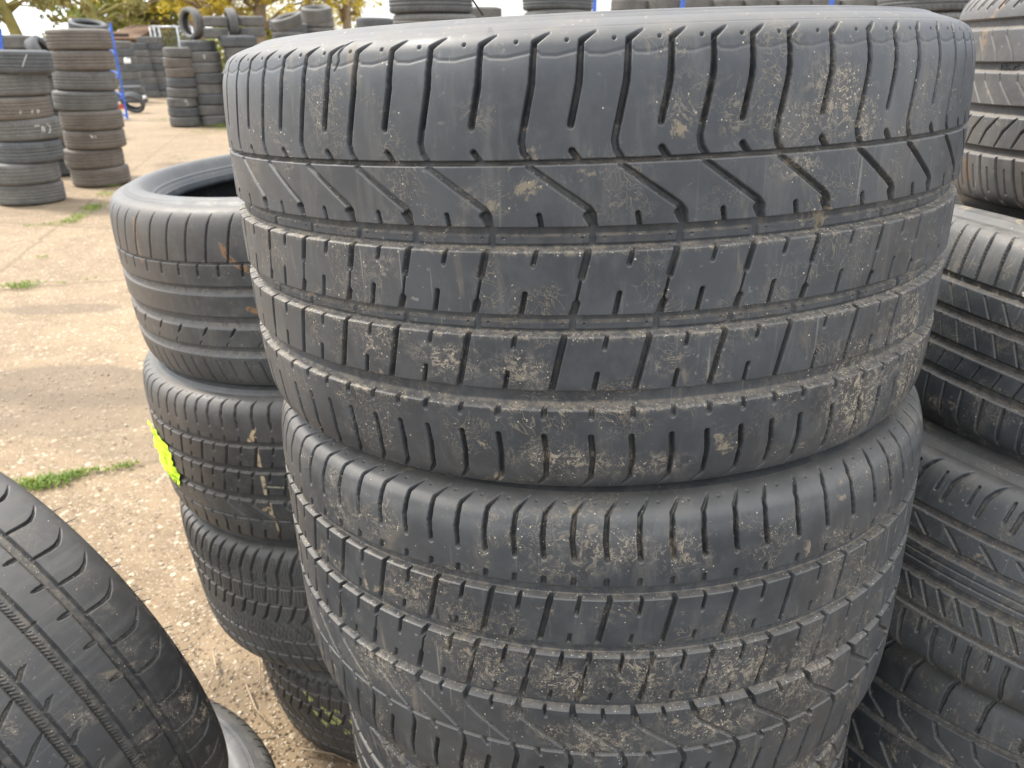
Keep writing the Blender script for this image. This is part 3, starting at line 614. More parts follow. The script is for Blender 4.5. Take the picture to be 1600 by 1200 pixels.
def shed():
    a = at_depth(172, 64, 31); root = empty('shed', Matrix.Translation((a.x, a.y, 0))); BR = plain('rusty_brown_sheet', (.12, .065, .035), .8, sc=4); w = at_depth(212, 64, 31).x - a.x; zt = at_depth(190, 62, 31).z
    mb = MB(); mb.box((w / 2, 1, zt / 2), (w, 2, zt)); mb.build('wall', BR, root)
    mb = MB(); mb.add([(-.15, -.2, zt), (w + .15, -.2, zt), (w + .15, 2.2, zt + .5), (-.15, 2.2, zt + .5), (-.15, -.2, zt + .06), (w + .15, -.2, zt + .06), (w + .15, 2.2, zt + .56), (-.15, 2.2, zt + .56)], [(0, 1, 2, 3), (7, 6, 5, 4), (0, 4, 5, 1), (1, 5, 6, 2), (2, 6, 7, 3), (3, 7, 4, 0)]); mb.build('roof', plain('brown_roof', (.17, .10, .06), .8), root)
    mb = MB(); mb.box((w * .35, -.02, .95), (.8, .03, 1.9)); mb.build('door', plain('dark_door', (.05, .035, .025), .7), root)
    tag(root, 'low rusty brown shed under the trees behind the blue frame', 'shed')
shed()
for x, y, d, s, lab in ((199, 95, 19., .09, 'crumpled white paper caught high beside the dark distant stack'), (226, 152, 16., .05, 'small white rag on the ground edge before the distant stacks'), (112, 262, 8.3, .035, 'torn pale label hanging between the two nearest stacks')):
    p = at_depth(x, y, d); r = random.Random(x); n = 5; V = []; Fs = []
    for i in range(n):
        for j in range(n): V.append((p.x + (i / 4 - .5) * s * 1.6 + r.uniform(-.01, .01), p.y + r.uniform(-.03, .03), p.z + (j / 4 - .5) * s * 1.3 + r.uniform(-.01, .01)))
    for i in range(n - 1):
        for j in range(n - 1): Fs.append((i * n + j, (i + 1) * n + j, (i + 1) * n + j + 1, i * n + j + 1))
    me = bpy.data.meshes.new('scrap'); me.from_pydata(V, [], Fs); me.materials.append(PW2); o = link('paper_scrap', me); sm = o.modifiers.new('s', 'SOLIDIFY'); sm.thickness = .002; tag(o, lab, 'litter')

# ============================================================ TREES
BK = plain('bark_lit', (.20, .17, .05), .9, sc=5, bump=.01); BK2 = plain('bark_pale', (.26, .20, .13), .9, sc=5, bump=.01)
LYE = leafmat('leaves_yellow', (.38, .29, .03), (.62, .50, .07)); LGR = leafmat('leaves_green', (.14, .18, .03), (.36, .34, .06)); LOL = leafmat('leaves_olive', (.17, .15, .05), (.36, .32, .11))
def tree(x, ybase, d, lean, hgt, trunk_r, clumps, leafm, bark, label, leaf=.11, seed=0, group='trees behind the yard', pix=()):
    r = random.Random(seed); rr = np.random.default_rng(seed); d *= 1.45; b = at_depth(x, ybase, d); root = empty('tree', Matrix.Translation((b.x, d, 0)) @ Matrix.Scale(1.45, 4))
    top = Vector((lean[0], lean[1], hgt)); mb = MB(); pts = [top * t + Vector((math.sin(t * 5 + seed) * .12, 0, 0)) for t in np.linspace(0, 1, 9)]; mb.tube(pts, [trunk_r * (1.15 - t * .75) for t in np.linspace(0, 1, 9)], 10)
    tr = mb.build('trunk', bark, root, True)
    lb = MB(); V = []; cs = []
    cl2 = list(clumps)
    for (px, py, rp_, n) in pix:
        w_ = at_depth(px, py, d); cl2.append(((w_.x - b.x) / 1.45, w_.z / 1.45, r.uniform(-1, 1), rp_ * d * .92 / F / 1.45, n))
    for (cx, cz, cy, rad, n) in cl2:      # metres relative to the base, cz height
        c_ = Vector((cx, cy, cz)); t = min(.95, max(.25, (cz - rad) / hgt)); a = top * t
        lb.tube([a, a.lerp(c_, .5) + Vector((r.uniform(-.2, .2), 0, .15)), c_], [trunk_r * .35, trunk_r * .2, .02], 6)
        for _ in range(7):
            e = c_ + Vector((r.gauss(0, 1), r.gauss(0, 1), r.gauss(0, .8))) * rad * .6; lb.tube([c_.lerp(a, .2), c_.lerp(e, .5) + Vector((0, 0, .1)), e], [trunk_r * .15, .02, .008], 5)
        sub = rr.normal(0, 1, (max(6, n // 45), 3)) * rad * .52 + np.array(c_); k = rr.integers(0, len(sub), n)
        cs.append(sub[k] + rr.normal(0, 1, (n, 3)) * rad * .17)
    lb.build('branches', bark, root, True); C_ = np.vstack(cs); n = len(C_)
    a = rr.normal(0, 1, (n, 3)); a /= np.linalg.norm(a, axis=1)[:, None]; b_ = np.cross(a, rr.normal(0, 1, (n, 3))); b_ /= np.linalg.norm(b_, axis=1)[:, None]; s = leaf * rr.uniform(.6, 1.3, (n, 1))
    V = np.stack([C_ - a * s * .6, C_ + b_ * s * .35, C_ + a * s * .6, C_ - b_ * s * .35], 1).reshape(-1, 3); Fq = np.arange(4 * n).reshape(-1, 4)
    link('crown', mesh_np('crown', V, Fq, smooth=False, mat=leafm), root); tag(root, label, 'tree', group); return root
rt = random.Random(3)
def cl(n, x0, x1, z0, z1, rad, per): return [(rt.uniform(x0, x1), rt.uniform(z0, z1), rt.uniform(-1.5, 1.5), rad * rt.uniform(.7, 1.3), per) for _ in range(n)]
tree(35, 57, 20, (-1.0, 0, 5.5), 5.5, .14, cl(9, -2.4, .6, 2.4, 4.8, .5, 300), LOL, BK, 'slim leaning tree with sparse olive leaves at the far left', seed=1, leaf=.06, pix=[(10, 8, 14, 260), (30, 2, 16, 300), (50, 10, 14, 240), (15, 28, 9, 120), (62, -4, 16, 240), (78, 4, 8, 120)])
tree(172, 40, 18, (-.9, 0, 5.0), 5.0, .13, cl(7, -1.6, .9, 2.6, 4.0, .42, 260), LOL, BK, 'yellow lit leaning trunk above the blue ladder frame', seed=2, leaf=.06, pix=[(100, 6, 14, 320), (110, 24, 10, 240), (118, 36, 7, 120), (135, 4, 13, 240), (180, 10, 14, 260), (190, 26, 11, 200), (205, 8, 16, 320), (150, 14, 7, 90)])
tree(215, 60, 24, (.3, 0, 6.0), 6.0, .16, cl(22, -2.2, 2.6, 1.6, 4.2, .62, 480), LGR, BK2, 'dense green tree behind the shed and fence', seed=3, leaf=.085, pix=[(195, 40, 12, 300), (230, 30, 18, 500), (215, 48, 14, 400), (245, 45, 16, 400), (240, 5, 20, 500)])
tree(318, 40, 23, (-.5, 0, 6.0), 6.0, .22, cl(22, -2.2, 2.3, 2.0, 4.0, .6, 480), LYE, BK2, 'tree with pale forked trunk behind the upright tyre', seed=4, leaf=.085)
tree(405, 60, 22, (.2, 0, 5.5), 5.5, .16, cl(24, -1.6, 2.4, 1.7, 3.8, .55, 470), LYE, BK2, 'bright yellow autumn tree left of the lone open tyre', seed=5, leaf=.085)
tree(535, 55, 21, (.1, 0, 5.0), 5.0, .12, cl(9, -1.1, .75, 1.7, 3.6, .36, 330), LYE, BK2, 'light yellow tree with loose leaves right of the open tyre', seed=6, leaf=.06, pix=[(535, 20, 12, 200), (548, 8, 12, 180), (560, 22, 8, 90), (530, 5, 14, 220)])
tree(255, 70, 27, (0, 0, 4.5), 4.5, .15, cl(18, -3.5, 3.5, .8, 2.6, .7, 420), LGR, BK2, 'low green bushy tree behind the mesh fence', seed=7, leaf=.13)

# far-off belt of bushes closing the yard
def woodland():
    rr = np.random.default_rng(44); C_ = []; d = 52.
    for px in range(-160, 1780, 9):
        yt = 66 + 7 * math.sin(px * .031) + 6 * math.sin(px * .083 + 1)
        if 180 < px < 620: yt -= 12
        top = at_depth(px, yt, d).z; x = at_depth(px, yt, d).x; k = 130
        q_ = rr.normal(0, 1, (k, 3)); C_.append(np.stack([x + q_[:, 0] * .5, d + q_[:, 1] * .7, np.abs(rr.uniform(0, 1, k)) ** .8 * top + q_[:, 2] * .12], 1))
    C_ = np.vstack(C_); n = len(C_); a = rr.normal(0, 1, (n, 3)); a /= np.linalg.norm(a, axis=1)[:, None]; b_ = np.cross(a, rr.normal(0, 1, (n, 3))); b_ /= np.linalg.norm(b_, axis=1)[:, None]; s = .26 * rr.uniform(.6, 1.3, (n, 1))
    V = np.stack([C_ - a * s * .6, C_ + b_ * s * .4, C_ + a * s * .6, C_ - b_ * s * .4], 1).reshape(-1, 3)
    tag(link('woodland', mesh_np('woodland', V, np.arange(4 * n).reshape(-1, 4), smooth=False, mat=LGR)), 'far belt of mixed green bushes closing the yard behind the tyre stacks', 'bushes', kind='stuff')
woodland()
# ============================================================ NEAR TYRES
RM = rubber('rubber_main', base=(.029, .031, .034), grey=(.051, .054, .058), seed=0., speck=1.6, smear=.8, dusty=.42, webk=.55)
RM2 = rubber('rubber_second', base=(.026, .028, .031), grey=(.046, .049, .052), seed=4., speck=1.8, smear=.75, dusty=.45, webk=.8)
RW = rubber('rubber_sidewall', base=(.030, .034, .038), grey=(.052, .058, .064), seed=7., speck=.5, smear=.3, dusty=.35, rough=.5)
RW1 = rubber('rubber_sidewall_dull_shaded', base=(.022, .025, .029), grey=(.038, .043, .048), seed=9., speck=.5, smear=.3, dusty=.12, rough=.6)  # darker, less dusty sidewall copy; contact shade under the upper tyre put into colour
RL = rubber('rubber_left', base=(.036, .037, .038), grey=(.066, .067, .066), seed=12., speck=.5, smear=.4, dusty=.4, brown=.25)
RR = rubber('rubber_right', base=(.022, .025, .028), grey=(.042, .046, .050), seed=20., speck=1.4, smear=.8, dusty=.5)
RF = rubber('rubber_front', base=(.020, .020, .021), grey=(.036, .036, .036), seed=27., speck=.9, smear=.5, dusty=.28)
RB = rubber('rubber_top_right', base=(.045, .045, .046), grey=(.085, .083, .082), seed=31., speck=.4, smear=.4, dusty=.5, brown=.4)
RLW = rubber('rubber_winter', base=(.046, .047, .047), grey=(.080, .081, .079), seed=14., speck=.5, smear=.4, dusty=.5)
RR3 = rubber('rubber_right_shaded_muddy', base=(.016, .019, .022), grey=(.030, .034, .038), seed=23., speck=1.6, smear=.8, dusty=.35)  # muddy right-stack rubber, darkened: shade of the crowded stacks put into the colour
LINER = rubber('rubber_liner', base=(.012, .013, .015), grey=(.026, .028, .032), seed=40., speck=.2, smear=.1, dusty=.25, rough=.42)
RIN = (-24.8, -65.1, -81.3, -124., -140., -179.7, -194.6)
# ---- top of the main stack
T = Tread(.35, -103, 160, crown=[(0, 0), (55, .2), (97, 1.0), (128, 3.2), (143, 7), (149.5, 10), (154, 15), (158, 24), (160.5, 32)], crown_lo=[(0, 0), (57, .3), (101, 1.2), (130, 3), (146, 6), (155.5, 10.5), (161, 17), (163.5, 26)], du=.5, ds=.75, ud=560, breaks=[b + e for b in RIN for e in (-.9, -.1, .1, .9)])
nd = nodes_fill([-318, -262, -208, -158.5, -101, -33, 25, 78, 129, 193, 246, 306], T.C, 58, seed=4)
summer(T, RIN, nd, 1)
for a, b in ((n, p) for n, m, p in halves(nd, T.C)):       # wavy wear line along the outer shoulder
    for h0 in (a, a + b / 2): T.stamp([(h0 + 6, 39.5), (h0 + b * .14, 37.6), (h0 + b * .3, 37), (h0 + b * .44, 38.6), (h0 + b / 2 + 1, 39.5)], 1.6, .45, 1.2)
T.ring([(56.5, 0), (57, .7), (57.6, 0)])
T.stamp([(-163, 57), (-169, 51), (-172, 45), (-171, 40), (-174, 34)], [.6, 2.0, 1.3, 1.7, .5], 1.8, .8)      # a split in the shoulder
for u, s, ru, rs, a in ((168, 6, 20, 22, 1.0), (150, -6, 26, 12, .8), (196, -8, 9, 18, .9), (118, 18, 7, 7, .7), (66, 8, 20, 16, .45), (95, 0, 10, 20, .4), (140, -34, 18, 9, .7), (-160, -155, 18, 14, .5), (-100, -160, 24, 14, .7), (-45, -163, 22, 12, .5),
                        (60, -160, 20, 9, .4), (-190, 10, 16, 30, .3), (-15, -235, 40, 9, .7), (40, -240, 34, 9, .6), (230, -210, 36, 34, .9), (290, -170, 30, 40, .8), (320, -215, 30, 40, 1.), (-145, -92, 9, 9, .6)): T.blob(u, s, ru, rs, a)
for g_ in (-81.6, -140.4, -195): T.D[:] = T.D; [T.blob(u, g_ + .6, 34, 2.6, .55) for u in range(-420, 440, 46)]
grime(T, 46, 3, .35, 3, 14)
mainM = frameM((.0722, .8415, -.0306), -2.2478, .3825)
t1 = tyre('tyre', T, (RM, RW, LINER), mainM, 'biggest worn tyre on top of the middle stack with long bent shoulder slots', rim=254, bulge=10, nseg=360, bulges={1: 5, -1: 1})
# stray rubber hairs standing on the shoulder
def hairs(root, T, lst, mat):
    for u, s, ln, lean in lst:
        th = u / T.R; r0 = (T.R - 24) / 1000; p = Vector((math.cos(th) * r0, math.sin(th) * r0, s / 1000)); d = Vector((math.cos(th) * .5, math.sin(th) * .5, 1 if s > T.mid else -1)).normalized() + Vector((-math.sin(th), math.cos(th), 0)) * lean
        mb = MB(); mb.tube([p, p + d * ln * .5, p + d * ln + Vector((0, 0, -ln * .05))], [.0007, .0006, .0004], 5); mb.build('rubber_hair', mat, root, True)
hairs(t1, T, [(-66, 62, .02, -.5)], LINER)
# ---- second of the main stack (same make turned over)
T = Tread(.35, -73, 158, crown=[(0, 0), (55, .2), (97, 1.0), (128, 3.2), (143, 7), (149.5, 10), (154, 15), (158, 24), (160, 32)], du=.52, ds=.78, ud=540, breaks=[b + e for b in (22, 9.8, -32, -45.5, -91, -102, -147) for e in (-.9, -.1, .1, .9)])
R2_ = (-147., -102., -91.3, -45.5, -32., 9.8, 22.)
nb = [-244, -191, -137, -88, -40.7, 5.4, 56, 106, 158, 218, 280]       # full cuts at the upper rib
nd = nodes_fill([b + 22 for b in nb], T.C, 52, seed=6)
summer(T, R2_, nd, -1, slot_lo=23, up=74)
for u, s, ru, rs, a in ((-150, -10, 26, 22, .5), (20, 55, 36, 16, .6), (70, 50, 26, 18, .55), (-20, 40, 30, 14, .4), (40, -60, 34, 20, .6), (-20, -70, 26, 18, .7), (120, -70, 34, 26, .6), (-90, -70, 26, 20, .5), (-240, 40, 20, 30, .3), (10, -130, 40, 16, .6), (110, -125, 40, 14, .7), (200, -100, 40, 30, .7), (-200, -110, 34, 20, .7), (-120, -60, 8, 20, .7)): T.blob(u, s, ru, rs, a)
grime(T, 80, 8, .5, 2, 12)
T.stamp([(-128, -20), (-126, -34), (-129, -42)], 3, 2.5, .9); T.stamp([(-115, -24), (-112, -40)], 2, 2.5, .9)
tyre('tyre', T, (RM2, RW1, LINER), frameM((.0918, .8297, -.3906), -1.8858, .5251), 'second tyre of the middle stack, directly under the biggest one, mud flecked', rim=254, bulge=10, bulges={1: 4}, serr=(1, .052, .082, 470, .0005))
# ---- third of the main stack: directional pattern with swept slots
T = Tread(.338, 0, 146, du=1.0, ds=1.0, ud=470)
for a, b in ((92, 83), (44, 34), (4, -4), (-34, -44), (-83, -92)): T.groove(a, b, 6.5)
T.ring([(112, 0), (113, 1.5), (116, 1.5), (117, 0)])
xs = series(T.C, 4, 37)
cuts(T, xs, [(0, 91), (3, 105), (12, 122), (26, 136)], [5, 5, 5, 2], [6, 6, 5, 1]); cuts(T, xs, [(6, 82), (22, 62), (30, 45)], [2.5, 4, 5], 5); cuts(T, xs, [(0, 33), (16, 5)], 3, 4); cuts(T, xs, [(0, -5), (16, -33)], 3, 4); cuts(T, xs, [(4, -45), (20, -82)], 4, 5); cuts(T, xs, [(0, -93), (22, -134)], 4, 5)
for u, s in ((230, 100), (260, 70), (200, 115), (290, 60), (-240, 90), (120, 110), (180, 80), (310, 90)): T.blob(u, s, 30, 22, .9)
grime(T, 60, 5, .7, 5, 22)
tyre('tyre', T, (RM2, RW, LINER), frameM((.112, .862, -.775), -1.5, 0.), 'third tyre of the middle stack at the bottom of the picture, muddy with swept slots', rim=245)
T = Tread(.33, 0, 130, du=2.4, ds=2.0, ud=400)
for a, b in ((50, 38), (6, -6), (-38, -50)): T.groove(a, b, 6.5, 2)
tyre('tyre', T, (RR, RW, LINER), frameM((.12, .87, -1.085), 0, 0), 'lowest tyre of the middle stack, resting on the ground under the muddy one', rim=240, nseg=128)

# ---- left stack -------------------------------------------------
T = Tread(.345, 2, 137, du=1.05, ds=.9, ud=520)
T.ring([(66, 0), (65.2, 5), (63.4, 5), (62.4, 0)])
for a, b in ((30.9, 16.6), (-14.8, -34.8), (-62.7, -80)): T.ring([(a, 0), (a - .8, 7), (b + 8, 7), (b + .4, .5), (b, 0)])
xs = series(T.C, -145, 36, .05)
cuts(T, xs, [(0, 66), (6, 95), (12, 118), (18, 134)], [2.6, 2.8, 2.6, 1.6], [5, 5, 4, 1], .9); cuts(T, [x - 17 for x in xs], [(0, 64), (-2, 46)], 3.0, 5)
x4 = series(T.C, -158, 50, .05); cuts(T, x4, [(0, -35), (-5, -42), (-9, -47)], [3.4, 3, 1.4], 5); cuts(T, x4, [(-14, -55), (-20, -62)], [1.2, 1.6], 2)
cuts(T, series(T.C, -130, 25, .05), [(0, -87), (4, -104), (8, -126)], [2, 3.2, 2], [4, 4, 2])
T.mark([(-150, 90), (-148, 78), (-139, 68), (-128, 60), (-112, 52)], 9, (.22, .12, .055)); T.mark([(-130, -2), (-118, -6)], 8, (.22, .12, .055)); T.mark([(-322, 120), (-318, 60)], 9, (.15, .10, .06)); grime(T, 26, 2, .25, 6, 20)
MF = frameM((-.335, 1.4009, -.3011), -3.4747, -2.422)
tyre('tyre', T, (RL, RW, LINER), MF, 'open-topped wide summer tyre on top of the left stack with rust coloured smears', rim=262, bulge=8, nseg=300)
T = Tread(.345, 30, 130, du=1.0, ds=.9, ud=520)
nb = [-318, -267, -217, -165, -109]
nd = nodes_fill([b + 22 for b in nb], T.C, 53, jit=.06, seed=9)
summer(T, (-48., -14.5, -26 + 21 - 8, 39.2, 1.7, 0, 0) if False else (-48., -13.5, 1.2, 39., 52., 85., 95.5), nd, -1, slot_lo=22, up=55, wk=.85, railed=False, dep=6)
T.mark([(-146, 118), (-157, 98), (-147, 104), (-150, 60), (-148, 48)], [5, 9, 4, 7, 4], (.52, .38, .22)); T.mark([(-149, 33), (-150, 2)], [7, 5], (.52, .42, .27)); T.mark([(-146, -16), (-148, -34), (-143, -49), (-144, -83)], [4, 7, 3, 4], (.5, .38, .24)); T.mark([(-146, 17), (-95, 15)], 2.6, (.42, .40, .26)); T.mark([(-163, -30), (-148, -22)], 5, (.4, .3, .18))
grime(T, 24, 12, .3, 6, 20)
M2 = frameM((-.328, 1.3923, -.6091), -3.1, -2.11)
t2 = tyre('tyre', T, (RL, RW, LINER), M2, 'summer tyre with tan chalk strokes and a neon sticker, second down in the left stack', rim=255, bulge=9)
# crumpled neon sticker on its tread
def sticker():
    r = random.Random(2); nu, ns = 15, 26; V = []; Fs = []; c_ = [(-403, 52, 9), (-396, 30, 14), (-389, 0, 17), (-384, -24, 12)]
    for j in range(ns):
        s = 56 - 84 * j / (ns - 1); right = np.interp(-s, [-56, -44, -30, -12, 0, 28], [-392, -366, -352, -356, -344, -350]); left = np.interp(-s, [-56, -30, 0, 28], [-470, -462, -440, -392]) + r.uniform(-2, 2); w = right - left; uc = (right + left) / 2
        for i in range(nu):
            u = uc + (i / (nu - 1) - .5) * w + math.sin(j * .7) * 1.5; th = u / 345.; rad = .3462 + .0015 * math.sin(i * 1.1 + j * .5) + .0012 * math.sin(j * 1.7) + .0006 * r.random() + (.004 * (1 - i / nu) if j % 9 < 4 else 0); V.append((rad * math.cos(th), rad * math.sin(th), (s + 2.2 * math.sin(i * .8)) / 1000))
    for j in range(ns - 1):
        for i in range(nu - 1): Fs.append((j * nu + i, j * nu + i + 1, (j + 1) * nu + i + 1, (j + 1) * nu + i))
    me = bpy.data.meshes.new('sticker'); me.from_pydata(V, [], Fs); me.materials.append(plain('neon_yellow_paper', (.62, .95, .01), .45, var=.12, sc=40)); o = link('sticker', me, t2); m = o.modifiers.new('t', 'SOLIDIFY'); m.thickness = .0006; o['label'] = 'crumpled neon yellow green sticker'
sticker()
def winter(T, seed, top, rings, a0, pitch=26):
    """rings: shoulder groove, small block groove, lower groove, last groove"""
    A, B, C_, D = rings; dep = 8; xs = series(T.C, a0, pitch, .06, seed)
    for r_, w in ((A, 5.5), (B, 5), (C_, 5), (D, 5)): T.ring([(r_ + w / 2 + .6, 0), (r_ + w / 2 - .6, dep), (r_ - w / 2 + 1, dep), (r_ - w / 2 - .8, 0)])
    cuts(T, xs, [(20, top), (14, top - 14), (2, A + 30), (0, A)], [3.6, 5, 5.2, 4.6], [2, 7, 8, 8], 1.4)
    cuts(T, xs, [(-2, A), (-12, B)], 4, 5, 1.4)
    for k in range(1, 5): cuts(T, xs, [(pitch * k / 5 + z_ * 1.2 + 3, A + 8 + q_ * 6) for q_, z_ in zip(range(9), (0, 1) * 5)], 1.5, 2.2, .8)
    for k in (1, 2, 3): cuts(T, xs, [(pitch * k / 4 - 2, A - 5), (pitch * k / 4 - 6, B + 5)], 1.5, 2.4, .8)
    g = B - C_; x2 = xs[::2]
    cuts(T, x2, [(22, B), (10, B - g * .35), (2, B - g * .48), (32, C_)], [5, 5.5, 5.5, 5], 7.5, 1.3); cuts(T, x2, [(46, B), (34, B - g * .36), (28, B - g * .48), (56, C_)], [4.4, 4.4, 4.6, 4.4], 7, 1.3)
    for k in range(6): cuts(T, x2, [(6 + k * 8, B - 6), (20 + k * 8, B - g * .5)], 1.4, 2.0, .8); cuts(T, x2, [(18 + k * 8, C_ + g * .42), (8 + k * 8, C_ + 5)], 1.4, 2.0, .8)
    g = C_ - D; cuts(T, xs, [(0, C_), (12, D)], 3.6, 5.5, 1.4); cuts(T, [x + pitch / 2 for x in xs], [(2, C_ - 3), (12, D + 3)], 1.5, 2.2, .8)
    cuts(T, xs, [(6, D), (14, D - 24), (20, T.mid - T.half + 2)], [4, 4.5, 4], [6.5, 6, 2], 1.5)
T = Tread(.3505, 36, 138, du=1.15, ds=1.0, ud=480); winter(T, 3, 178, (103, 64, -16, -52), -150); grime(T, 20, 4, .3, 5, 15)
tyre('tyre', T, (RLW, RW, LINER), frameM((-.3065, 1.4138, -.8902), -4.5, -3.5), 'winter tyre with sipes, third down in the left stack', rim=255, bulge=8)
T = Tread(.336, 12, 122, du=1.15, ds=1.0, ud=420); winter(T, 8, 128, (92, 52, -22, -58), -120)
for u, s, l in ((-262, 88, 24), (-225, 60, 20), (-205, 44, 26), (-196, 62, 9), (-170, 40, 10), (-172, 12, 10), (-140, 22, 14), (-235, 20, 14), (-150, -18, 9), (-215, 30, 9), (-250, 40, 9), (-190, 10, 12)):
    T.mark([(u, s), (u + l * .5, s - l * .55), (u + l * .35, s - l * .8)], [7, 13, 8], (.68, .70, .24))
tyre('tyre', T, (RLW, RW, LINER), frameM((-.2266, 1.4308, -1.1423), -6.4, -5.8), 'lowest tyre of the left stack, a winter tyre with yellow chalk marks', rim=245, bulge=7)

# ---- right stack ------------------------------------------------
def rtyre(c, R, mid, half, rings, fn, tx, ty, label, mat, seed, rim=240, du=.7, bulges=None):
    T = Tread(R, mid, half, du=du, ds=.85, ud=430)
    for a, b in rings: T.ring([(a, 0), (a - .8, 7), (b + 4, 7), (b + .5, .6), (b - .6, 0)])
    fn(T); grime(T, 60, seed, .8, 2, 12); return tyre('tyre', T, (mat, mat, LINER), frameM(c, tx, ty), label, rim=rim, bulge=9, bulges=bulges), T
def f0(T):
    xs = series(T.C, -245, 28.5, .06)
    cuts(T, xs, [(0, 87), (2, 80), (16, 62), (22, 50)], 1.6, 4, .8); cuts(T, xs, [(3, 35), (5, 27), (30, 0)], 1.9, 4, .8); cuts(T, xs, [(14, -17), (-4, -34), (-14, -52)], [2, 3.4, 2], 5)
    cuts(T, xs, [(-8, -67), (-4, -90), (4, -120), (14, -132)], [4, 4.5, 4, 2], 5); cuts(T, [x + 14 for x in xs], [(-6, -80), (0, -110)], 2.2, 3)
    cuts(T, xs, [(0, 112), (10, 126), (18, 133)], [2.6, 4, 2], 5, .9); cuts(T, [x + 9 for x in xs], [(0, 116), (8, 126)], 1.6, 3)
    T.mark([(-268, 118), (-280, 104), (-284, 100)], 9, (.20, .14, .09)); T.mark([(-290, 84), (-284, 62), (-281, 50)], [14, 8, 2], (.18, .13, .08)); T.mark([(-282, -75), (-276, -100)], 10, (.16, .09, .045))
t0, Tt = rtyre((.9455, 1.0886, -.0223), .3284, 0, 131, ((100, 86.5), (48.9, 35.6), (-2, -17), (-53.7, -66)), f0, -3.4854, -.8, 'uppermost tyre of the right stack, brown stained, cut off by the frame', RB, 31, bulges={-1: 30})
def mould_text(root, R, txt, u0, s0, size, mat, depth=5.9):
    cu = bpy.data.curves.new('lettering', 'FONT'); cu.body = txt; cu.size = size; cu.extrude = .9; cu.resolution_u = 3; o = bpy.data.objects.new('tmp', cu); COL.objects.link(o)
    bpy.context.view_layer.update(); dg = bpy.context.evaluated_depsgraph_get(); me = bpy.data.meshes.new_from_object(o.evaluated_get(dg)); bpy.data.objects.remove(o)
    n = len(me.vertices); v = np.zeros(n * 3, np.float32); me.vertices.foreach_get('co', v); v = v.reshape(-1, 3); th = (u0 + v[:, 0] + v[:, 1] * .2) / (R * 1000); r = R - depth / 1000 + v[:, 2] / 1000
    w = np.stack([r * np.cos(th), r * np.sin(th), (s0 + v[:, 1]) / 1000], -1); me.vertices.foreach_set('co', w.astype(np.float32).ravel()); me.update(); me.materials.clear(); me.materials.append(mat); c_ = link('moulded_lettering', me, root); return c_
mould_text(t0, .3284, 'UltraG', -252, 37.8, 11, RB)
k_ = 1.04
def f1_(T):
    xs = series(T.C, -180, 24.5, .05)
    cuts(T, xs, [(-11, 124), (-7, 108), (0, 64)], [2, 4.2, 4.2], [2, 6, 6]); cuts(T, xs, [(2, 130), (-8, 123)], 1.3, 1.5, .8)
    cuts(T, xs, [(-4, 50), (15, 27)], 1.4, 2.5, .8); cuts(T, xs, [(2, 14), (18, -11)], 1.4, 2.5, .8); cuts(T, xs, [(5, -25), (0, -50)], 2.2, 4, .9)
    cuts(T, xs, [(-1, -59), (2, -78), (5, -98), (12, -112)], [3.4, 3.4, 3.4, 1.5], 5); T.mark([(-120, 66), (-114, 64)], 6, (.6, .55, .45))
rtyre((.8133 * k_, .9449 * k_, -.3663 * k_), .331 * k_, 12, 116, [(a * k_, b * k_) for a, b in ((61, 51), (26, 15), (-10, -20.5), (-42, -54))], f1_, 14.89, 1.85, 'summer tyre second down in the right stack with slanted shoulder grooves', RR, 32, bulges={1: 15, -1: 22})
def f2_(T):
    xs = series(T.C, -97, 39, .05)
    cuts(T, xs, [(2, 126), (-5, 112), (-11, 98), (-13, 76)], [2, 5, 5.5, 4.5], [2, 5.5, 6, 6]); cuts(T, [x + 18 for x in xs], [(-2, 108), (-4, 84)], 3, 4)
    cuts(T, xs, [(4, 48), (14, 40), (27, 29)], [1.5, 3, 2], 4); cuts(T, [x + 20 for x in xs], [(4, -24), (20, -48)], [3.4, 2.4], 5); cuts(T, xs, [(4, -24), (20, -48)], [3.4, 2.4], 5)
    cuts(T, xs, [(-2, -68), (-1, -84), (4, -108), (8, -118)], 4, 5); cuts(T, [x + 19 for x in xs], [(0, -66), (2, -84)], 3.4, 4.5)
    T.ring([(6, 0), (6.6, 2), (7.6, 2), (8.2, 0)]); T.ring([(-4, 0), (-3.4, 2), (-2.4, 2), (-1.8, 0)])
rtyre((.7475 * k_, .9065 * k_, -.6097 * k_), .333 * k_, 1, 121, [(a * k_, b * k_) for a, b in ((60, 51), (27, 15), (-10.5, -22), (-51, -58))], f2_, 13.93, 5.83, 'summer tyre third down in the right stack with curved thick shoulder cuts', RR, 33, bulges={1: 22, -1: 12})
def f3_(T):
    xs = series(T.C, -97, 46, .05)
    cuts(T, xs, [(8, 118), (2, 98), (0, 64)], [3, 4, 3], [3, 5, 5]); cuts(T, xs, [(0, 48), (8, 30), (34, 14)], 3, 4); cuts(T, xs, [(-4, -22), (20, -50)], 4, 5); cuts(T, xs, [(0, -70), (6, -110)], 4.5, 5); cuts(T, [x + 22 for x in xs], [(0, -74), (6, -110)], 3, 4)
rtyre((.785, .955, -.885), .335, 0, 116, ((60, 50), (12, 0), (-54, -64)), f3_, 8, 6.5, 'shaded dark tyre near the lower right corner under the three paler ones', RR3, 34, du=1.1)
T = Tread(.325, 0, 110, du=2.4, ds=2.0, ud=300)
for a, b in ((50, 38), (6, -6), (-38, -50)): T.groove(a, b, 6.5, 2)
tyre('tyre', T, (RR, RR, LINER), frameM((.80, .97, -1.15), 0, 0), 'lowest tyre of the right stack, in shade on the ground', rim=240, nseg=128)

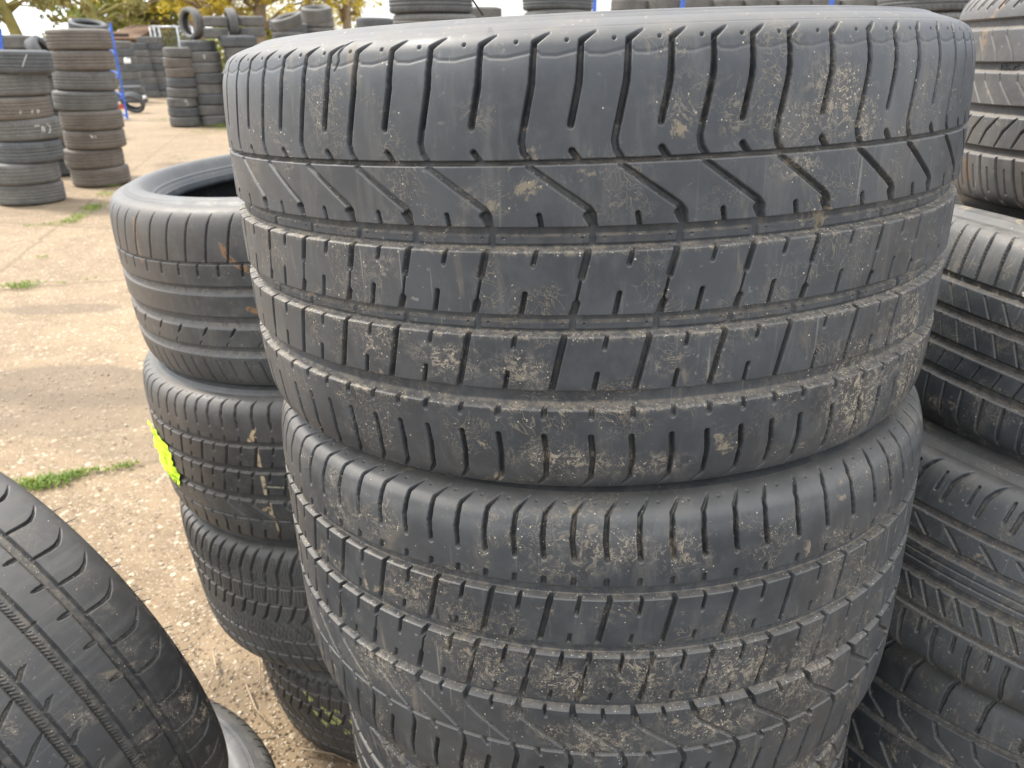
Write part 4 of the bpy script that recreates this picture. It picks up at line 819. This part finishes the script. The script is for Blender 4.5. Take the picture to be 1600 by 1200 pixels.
# ---- front left: tyre stood up inside a flat one -------------------
T = Tread(.3275, 3, 112, du=.62, ds=.75, ud=560)
for a, b in ((58.8, 45.7), (18.2, 3.1), (-25.6, -40.6), (-68, -82)): T.ring([(a, 0), (a - 3.2, 6.5), (b + 3.4, 6.5), (b, 0)])
xs = [-157 + 116 - 41, ] ; base = [-200, -158, -116, -75, -36, 5, 50, 93, 138, 182, 221, 262]; xs = nodes_fill(base, T.C, 42, .06, 3)
cuts(T, xs, [(-14, 101), (-9, 97), (-3, 91), (1, 84), (1.5, 76), (0, 58)], [.8, 1.6, 2.6, 4.2, 3.8, 3.0], [.5, 2, 4, 6, 5, 4], 1.1)
cuts(T, [x + 30 for x in xs], [(0, 47), (-1, 40), (-1.5, 35)], [5, 4.5, 3], [5, 5, 2], 1.1)
cuts(T, [x + 45 for x in xs], [(6, -26), (0, -19), (-1, -14)], [4.4, 4, 2], [6, 5, 2], 1.1); cuts(T, xs, [(22, -42), (27, -52), (36, -66)], [2.2, 4, 2.4], 5, 1.1); cuts(T, xs, [(20, -80), (40, -110)], [4, 5], 5)
for lo, hi in ((5.5, 10.5), (-38, -33)):
    for x in series(T.C, 0, 4.6, 0): T.stamp([(x, lo), (x + 3.2, hi)], 2.0, 7.6, .8)
    
for u in (-20, 172): T.stamp([(u, 17), (u + 1, 5)], 3, 7.5, .8)
for u, s, ru, rs, a in ((160, 84, 13, 10, .9), (84, 92, 8, 6, .5), (60, 70, 14, 10, .35), (150, 60, 16, 12, .4), (196, 96, 10, 30, .8), (182, 70, 14, 8, .5), (160, 30, 20, 12, .4), (40, -60, 20, 12, .5), (120, 42, 5, 5, 1.)): T.blob(u, s, ru, rs, a)
for u in range(20, 340, 26): T.blob(u, 112, 20, 5, .5)
grime(T, 60, 77, .5, 3, 16)
MFr = frameM((-.6895, .7713, -.7485), axis=(.4778, .861, .1743))
tf = tyre('tyre', T, (RF, RF, LINER), MFr, 'black nearly new tyre standing upright in the lower left corner', rim=225, bulge=7)
hairs(tf, T, [(u, 112, .012, .4) for u in (-120, -98, -20, 36, 80, 118, 20)], LINER)
T = Tread(.325, -118, 108, du=1.2, ds=1.1, ud=700)
for a, b in ((-70, -80), (-112, -124), (-156, -166)): T.groove(a, b, 6.5)
xs = series(T.C, 0, 21, .08); cuts(T, xs, [(0, -66), (4, -42), (8, -24), (16, -6)], [4, 4.6, 4.6, 3], [6, 6, 5, 3]); cuts(T, xs, [(0, -82), (8, -110)], 3, 4); cuts(T, xs, [(0, -170), (10, -210)], 4, 5)
RW2 = rubber('rubber_grey_sidewall', base=(.085, .092, .10), grey=(.15, .155, .16), seed=51., speck=.3, smear=.5, dusty=.3, rough=.5)
t5 = tyre('tyre', T, (RF, RW2, LINER), frameM((-.6689, .7838, -1.030), 4.6, 1.2), 'flat lying tyre with a pale grey sidewall half hidden behind the upright black tyre', rim=225, bulge=8, nseg=256)
